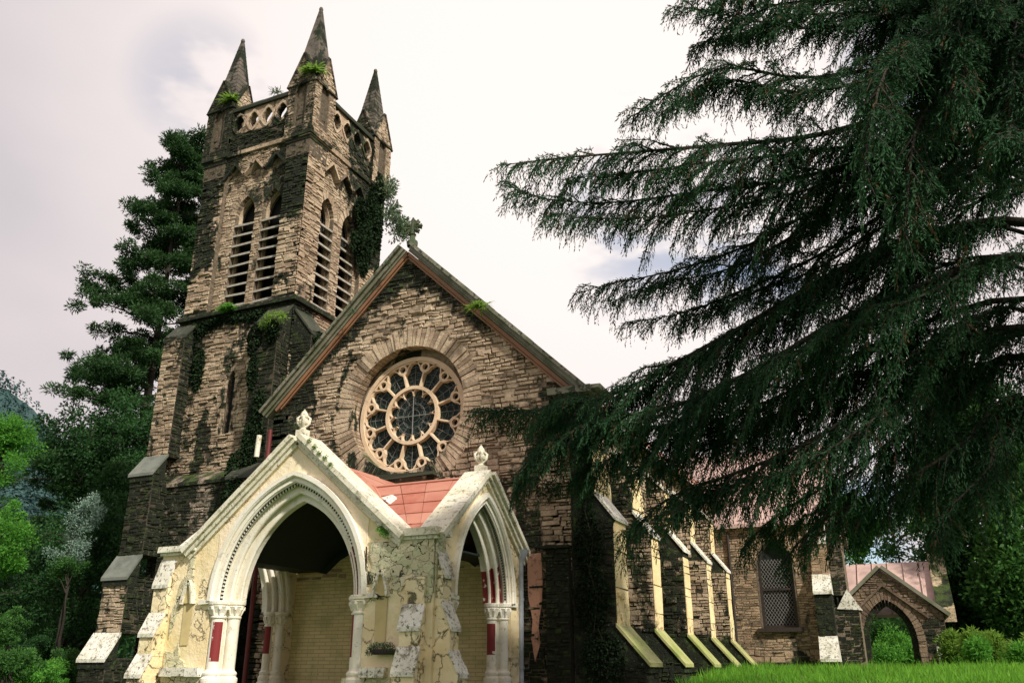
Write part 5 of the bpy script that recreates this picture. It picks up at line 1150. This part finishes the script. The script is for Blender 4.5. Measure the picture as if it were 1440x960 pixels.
for k, (px, py, Y, rx_, ry_, m_, lab) in enumerate(((20, 930, 20, 30, 22, 'leaf_mid', 'mid green shrub at the bottom left corner'), (60, 950, 21, 32, 22, 'leaf_bright', 'bright feathery shrub at the foot of the dark trees'), (100, 930, 23, 22, 30, 'leaf_mid', 'mid green shrub just left of the lowest tower buttress'), (12, 880, 22.5, 18, 28, 'leaf_mid', 'upright shrub below the bright tree at the left edge'), (45, 905, 25, 26, 20, 'leaf_dark', 'dark shrub behind the bright feathery one'))):
    pix_tree('shrub', lab, 'shrub', Y, [(px, py, rx_, ry_), (px - rx_ * .3, py + ry_ * .5, rx_ * .8, ry_ * .6)], px, M[m_], 40, .24, 150, .09, .045, 'shrubs at the lower left', .05)
# right side
pix_tree('bright_tree', 'bright green tree behind the annexe roof, right of the transept', 'tree', 46, [(1204, 760, 20, 40), (1215, 740, 16, 25), (1196, 720, 10, 20)], 1215, M['leaf_bright'], 60, .7, 160, .2, .11, 'trees right of the church')
pix_tree('mid_tree', 'loose green tree showing sky between its twigs above the annexe', 'tree', 48, [(1262, 775, 30, 22), (1290, 750, 30, 20), (1250, 735, 20, 10)], 1290, M['leaf_mid'], 34, .5, 80, .2, .09, 'trees right of the church', .12)
for k, (px0, lob, Y, m_, lab) in enumerate((
    (1370, [(1350, 760, 45, 110), (1360, 860, 40, 60), (1330, 690, 30, 50)], 38, 'leaf_dark', 'dark tree standing right behind the side porch gable'),
    (1470, [(1420, 700, 60, 130), (1430, 830, 50, 70)], 36, 'leaf_mid', 'dark tree at the right edge of the view'),
    (1420, [(1390, 620, 60, 110), (1340, 580, 50, 80)], 44, 'leaf_dark', 'tall dark tree behind the others on the right'),
    (1320, [(1310, 690, 40, 60), (1330, 820, 20, 60)], 50, 'leaf_mid', 'mid green tree seen over the annexe roof end'))):
    pix_tree('dark_tree', lab, 'tree', Y, lob, px0, M[m_], 150, .75, 170, .2, .11, 'trees right of the church')
for k in range(13):
    px = 1338 + k * 9.5; py = 922 + rnd.uniform(-18, 12); Y = 29 + rnd.uniform(0, 6)
    pix_tree('shrub', ['low bright green', 'yellow green', 'bright fern like'][k % 3] + ' shrub, %s from the side porch along the lawn edge' % ['first', 'second', 'third', 'fourth', 'fifth', 'sixth', 'seventh', 'eighth', 'ninth', 'tenth', 'eleventh', 'twelfth', 'last'][k], 'shrub', Y, [(px, py, 13, 12), (px + rnd.uniform(-8, 8), py - 10, 7, 8), (px + 3, py + 14, 14, 12)], px, M['leaf_bright' if k % 3 else 'fern'], 26, .22, 110, .16, .04, 'shrubs in the thicket right of the side porch', .03)
for k, (px, py, Y, m_) in enumerate(((1240, 892, 46, 'leaf_mid'), (1262, 908, 45, 'leaf_bright'), (1285, 925, 43.5, 'leaf_bright'), (1275, 882, 49, 'leaf_mid'), (1250, 932, 43, 'leaf_bright'))):
    pix_tree('shrub', ['green shrub seen high on the left through the side porch arch', 'green shrub in the middle of the side porch arch', 'bright low shrub at the right foot of the arch opening', 'green shrub seen high on the right through the side porch arch', 'bright low shrub at the left foot of the arch opening'][k], 'shrub', Y, [(px, py, 24, 20), (px, py + 20, 22, 18)], px, M[m_], 40, .42, 130, .16, .07, 'shrubs seen through the side porch', .04)
frondy('leafy_plant', Vector((-6.2, 31.6, gz(-6.2, 31.6))), .8, 60, M['leaf_bright'], 'broad leaved plant at the foot of the tan transept wall', 'plant', w_=.16, up=1.4)
frondy('leafy_plant', Vector((-5.3, 32.2, gz(-5.3, 32.2))), .55, 50, M['leaf_mid'], 'smaller dark leaved plant under the barred window', 'plant', w_=.12, up=1.2)
# woodland beyond, one mass
cs = []; rs = []
for k in range(420):
    a = R(rnd.uniform(-70, 40)); d = rnd.uniform(62, 95); x, y = math.sin(a) * d, math.cos(a) * d
    if -38 < math.degrees(a) < -8 and False: continue
    for j in range(3): cs.append((x + rnd.uniform(-2, 2), y, gz(x, y) + rnd.uniform(0, 5.5))); rs.append(rnd.uniform(1.2, 2.4))
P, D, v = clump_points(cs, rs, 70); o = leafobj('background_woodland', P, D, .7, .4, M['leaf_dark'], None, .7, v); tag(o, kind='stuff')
# grass
n = 70000; gx = npr.uniform(-9, 9, n); gy = 20 + 22 * npr.random(n) ** 1.2
ok = ~((gx < -5.3) & (gy > 17) ) & ~((gx < -2.6) & (gy > 32.6)) & ~((gx < .7) & (gy > 33.3)); gx, gy = gx[ok], gy[ok]
P = np.stack([gx, gy, np.array([gz(a, b) for a, b in zip(gx, gy)])], 1); D = np.tile([0, 0, 1.0], (len(P), 1)); gl_ = .10 + .16 * npr.random(len(P)) ** 2 + .08 * (np.sin(gx * 2.3 + np.sin(gy * 1.7) * 2) > .4)
o = leafobj('grass', P, D, gl_, np.full(len(P), .022), M['grass'], None, .38); tag(o, kind='stuff')

# ---------------------------------------------------------------- the cedar on the right
def catmull(P, step):
    P = [Vector(p) for p in P]; Q = [P[0] * 2 - P[1]] + P + [P[-1] * 2 - P[-2]]; out = []
    for i in range(1, len(Q) - 2):
        n = max(2, int((Q[i + 1] - Q[i]).length / step))
        for k in range(n):
            t = k / n; a, b, c, d = Q[i - 1:i + 3]; out.append(.5 * ((2 * b) + (c - a) * t + (2 * a - 5 * b + 4 * c - d) * t * t + (-a + 3 * b - 3 * c + d) * t ** 3))
    return out + [P[-1]]
def np3(v): return np.array((v.x, v.y, v.z))
TB = Vector((2.6, 12.2, gz(2.6, 12.2)))
ced = empty('cedar', TB); tag(ced, 'huge dark cedar with drooping branches reaching in front of the nave from the right', 'cedar tree')
wood = MB(); wood.tube([TB + Vector((0, 0, -.5)), TB + Vector((0, .05, 3)), TB + Vector((.1, .1, 7)), TB + Vector((.05, .1, 12)), TB + Vector((0, .2, 18))], [.55, .46, .38, .28, .12], 14)
SP = []; SD = []; SL = []; SN = []
def limb(pts, r0=.10, Lmax=1.3, dens=9, droop=.5, start=.12, tip=.35):
    C_ = catmull(pts, .10); n = len(C_); wood.tube([C_[i] for i in range(0, n, 4)] + [C_[-1]], [r0 * .52 * (1 - .9 * (i / n) ** .8) for i in range(0, n, 4)] + [.006], 7)
    tot = n * .1; cnt = int(tot * dens * 1.5)
    for k in range(cnt):
        t = start + (1 - start) * (k + rnd.random()) / cnt; i = min(n - 2, int(t * (n - 1))); p = C_[i]; f = (C_[i + 1] - C_[i]).normalized()
        lat = f.cross(Vector((0, 0, 1))).normalized() * (1 if k % 2 else -1); env = min(1, (t - start) * 4 + .4) * (1 - (1 - tip) * max(0, (t - .5) / .5) ** 1.3); l = Lmax * env * rnd.uniform(.4, 1.1)
        up = rnd.uniform(-.55, .60); dq = droop * rnd.uniform(.35, 1.25); d = (lat * rnd.uniform(.2, .9) + f * rnd.uniform(.45, 1.0) + Vector((0, 0, up))).normalized(); m = 6
        Q = [p + d * l * (j / m) + Vector((0, 0, -1)) * dq * (1 + max(0, up)) * l * (j / m) ** 2 for j in range(m + 1)]
        wood.tube([Q[0], Q[3], Q[6]], [.009 + .008 * l, .007, .003], 4, caps=False)
        nt_ = int(l * 34) + 2; dr = rnd.uniform(-.95, -.2)
        for q in range(nt_):
            s_ = (q + rnd.random()) / nt_; x = s_ * m; j = min(m - 1, int(x)); pp = Q[j].lerp(Q[j + 1], x - j); fd = (Q[j + 1] - Q[j]).normalized(); la = fd.cross(Vector((0, 0, 1))).normalized() * (1 if q % 2 else -1)
            dd = (fd * rnd.uniform(.4, 1) + la * rnd.uniform(.1, .9) + Vector((0, 0, rnd.uniform(dr, .35)))).normalized()
            SP.append((pp.x, pp.y, pp.z)); SD.append((dd.x, dd.y, dd.z)); SL.append(rnd.uniform(.08, .26) * (1.15 - .5 * s_))
def L_(*a, **k):
    p1 = at(*a[0]); limb([Vector((TB.x, TB.y, p1.z - .35))] + [at(x, y, Y) for x, y, Y in a], **k)
    # a lesser limb keeping company with each large one
    if len(a) > 5:
        k2 = dict(k); k2['Lmax'] = k.get('Lmax', 1) * .8; k2['r0'] = .07; dy = rnd.uniform(14, 30); m_ = len(a) - 1
        limb([Vector((TB.x, TB.y, p1.z - .9))] + [at(x, y + dy * (1 if i else .3) + rnd.uniform(-9, 9), Y + rnd.choice((-.55, .5)) * min(1, i)) for i, (x, y, Y) in enumerate(a[:m_])], **k2)
# the large limbs, each with its own place in depth
L_((1420, 20, 11.9), (1300, 15, 11.0), (1150, 40, 10.4), (1040, 25, 10.0), (950, 8, 9.7), Lmax=.9)
L_((1410, 80, 12.0), (1280, 90, 11.3), (1130, 110, 10.6), (1020, 95, 10.2), (930, 135, 9.8), (890, 165, 9.7), Lmax=.9)
L_((1400, 130, 12.0), (1290, 150, 11.4), (1150, 190, 10.9), (1000, 205, 10.4), (880, 215, 10.0), (790, 222, 9.8), (708, 232, 9.6), Lmax=1.05, r0=.13, droop=.75)
L_((1400, 180, 12.1), (1280, 210, 11.8), (1120, 250, 11.5), (980, 270, 11.0), (860, 285, 10.6), (770, 280, 10.4), (715, 262, 10.2), Lmax=1.0, droop=.7)
L_((1410, 200, 12.2), (1290, 240, 12.3), (1160, 290, 12.2), (1040, 350, 12.0), (930, 385, 11.8), (860, 398, 11.6), (815, 412, 11.5), Lmax=.95, droop=.55, dens=8)
L_((1410, 240, 12.2), (1280, 280, 12.5), (1150, 360, 12.4), (1040, 410, 12.2), (960, 440, 12.0), (880, 455, 11.8), Lmax=.8, droop=.5, dens=7)
L_((1400, 60, 12.0), (1320, 70, 9.8), (1250, 95, 8.4), (1225, 180, 7.9), (1212, 260, 7.7), Lmax=.7, droop=.8, dens=8)
L_((1400, 110, 12.0), (1340, 120, 10.0), (1290, 180, 8.8), (1275, 300, 8.4), (1270, 360, 8.3), Lmax=.7, droop=.8, dens=8)
L_((1410, 310, 12.2), (1300, 330, 11.9), (1180, 380, 11.6), (1060, 450, 11.6), (950, 510, 11.8), (860, 555, 12.0), (760, 575, 12.3), (675, 578, 12.5), Lmax=1.25, r0=.14, droop=.75, dens=11)
L_((1415, 360, 12.1), (1300, 400, 11.6), (1180, 450, 11.2), (1060, 520, 11.2), (950, 570, 11.4), (850, 590, 11.7), (770, 625, 12.0), (728, 680, 12.1), Lmax=1.2, r0=.13, droop=.8, dens=11)
L_((1420, 420, 12.2), (1310, 450, 12.3), (1200, 500, 12.2), (1090, 560, 12.1), (980, 600, 12.1), (880, 635, 12.2), (800, 670, 12.4), Lmax=1.2, droop=.75, dens=10)
L_((1420, 460, 12.1), (1320, 500, 11.8), (1220, 570, 11.5), (1120, 630, 11.4), (1020, 670, 11.4), (940, 700, 11.5), (880, 755, 11.6), Lmax=1.0, r0=.13, droop=.8, dens=10)
L_((1420, 500, 12.3), (1320, 560, 12.4), (1230, 640, 12.4), (1150, 690, 12.4), (1090, 725, 12.4), (1040, 775, 12.4), Lmax=.85, droop=.7, dens=9)
L_((1425, 560, 12.2), (1370, 610, 12.0), (1300, 660, 11.9), (1220, 700, 11.8), (1150, 735, 11.8), (1100, 790, 11.8), Lmax=.8, droop=.7, dens=9)
L_((1430, 600, 12.2), (1390, 660, 11.8), (1350, 700, 11.5), (1320, 730, 11.3), (1310, 760, 11.2), Lmax=.9, droop=.8, dens=10)
L_((1410, -60, 12.0), (1300, -70, 11.2), (1180, -60, 10.7), (1080, -40, 10.3), (1010, -25, 10.0), (965, -15, 9.9), Lmax=.9, dens=11)
L_((1410, -20, 12.1), (1310, -15, 11.6), (1200, 0, 11.2), (1100, 5, 10.8), (1020, 40, 10.5), (975, 70, 10.4), Lmax=.9, dens=11)
L_((1420, 40, 11.6), (1370, 30, 10.4), (1310, 40, 9.6), (1270, 60, 9.2), (1240, 100, 9.0), (1225, 150, 8.9), Lmax=.9, dens=12)
L_((1425, -40, 11.4), (1400, -60, 10.2), (1370, -30, 9.3), (1350, 30, 8.8), (1340, 100, 8.6), (1335, 160, 8.5), Lmax=.9, dens=14)
L_((1440, 0, 11.2), (1440, -20, 10.0), (1430, 20, 9.1), (1425, 90, 8.7), (1420, 170, 8.5), (1415, 240, 8.4), Lmax=.9, dens=14)
# the rest of the crown all round the trunk
for k in range(54):
    t = (k + .5) / 54; h = 3.6 + 13.5 * t; az = k * 2.399 + rnd.uniform(-.3, .3); l = rnd.uniform(3.2, 4.3) * (1 - .45 * t) * (1.25 if math.cos(az) > 0 else 1.0)
    if math.sin(az) < -.3: l *= .8
    d = Vector((math.cos(az), math.sin(az), 0)); p0 = TB + Vector((0, 0, h))
    limb([p0, p0 + d * l * .35 + Vector((0, 0, l * .10)), p0 + d * l * .7 + Vector((0, 0, l * .02)), p0 + d * l + Vector((0, 0, -l * .22))], .08, 1.1, 7, .7, .15)
wood.build('trunk', M['bark'], ced)
SP = np.array(SP); SD = np.array(SD); SL = np.array(SL); K = 11
P = np.repeat(SP, K, 0); D = np.repeat(SD, K, 0); Lq = np.repeat(SL, K); s_ = np.tile((np.arange(K) + .5) / K, len(SP)) 
P = P + D * (Lq * s_)[:, None] + np.array([0, 0, -1.0]) * (Lq * .75 * s_ ** 2)[:, None]
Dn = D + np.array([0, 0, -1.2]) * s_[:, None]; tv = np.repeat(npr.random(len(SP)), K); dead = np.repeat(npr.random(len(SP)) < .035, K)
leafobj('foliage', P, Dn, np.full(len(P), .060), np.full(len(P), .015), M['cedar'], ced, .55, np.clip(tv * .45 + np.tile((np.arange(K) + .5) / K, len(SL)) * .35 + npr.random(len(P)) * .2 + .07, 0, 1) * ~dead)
print('needles', len(P))
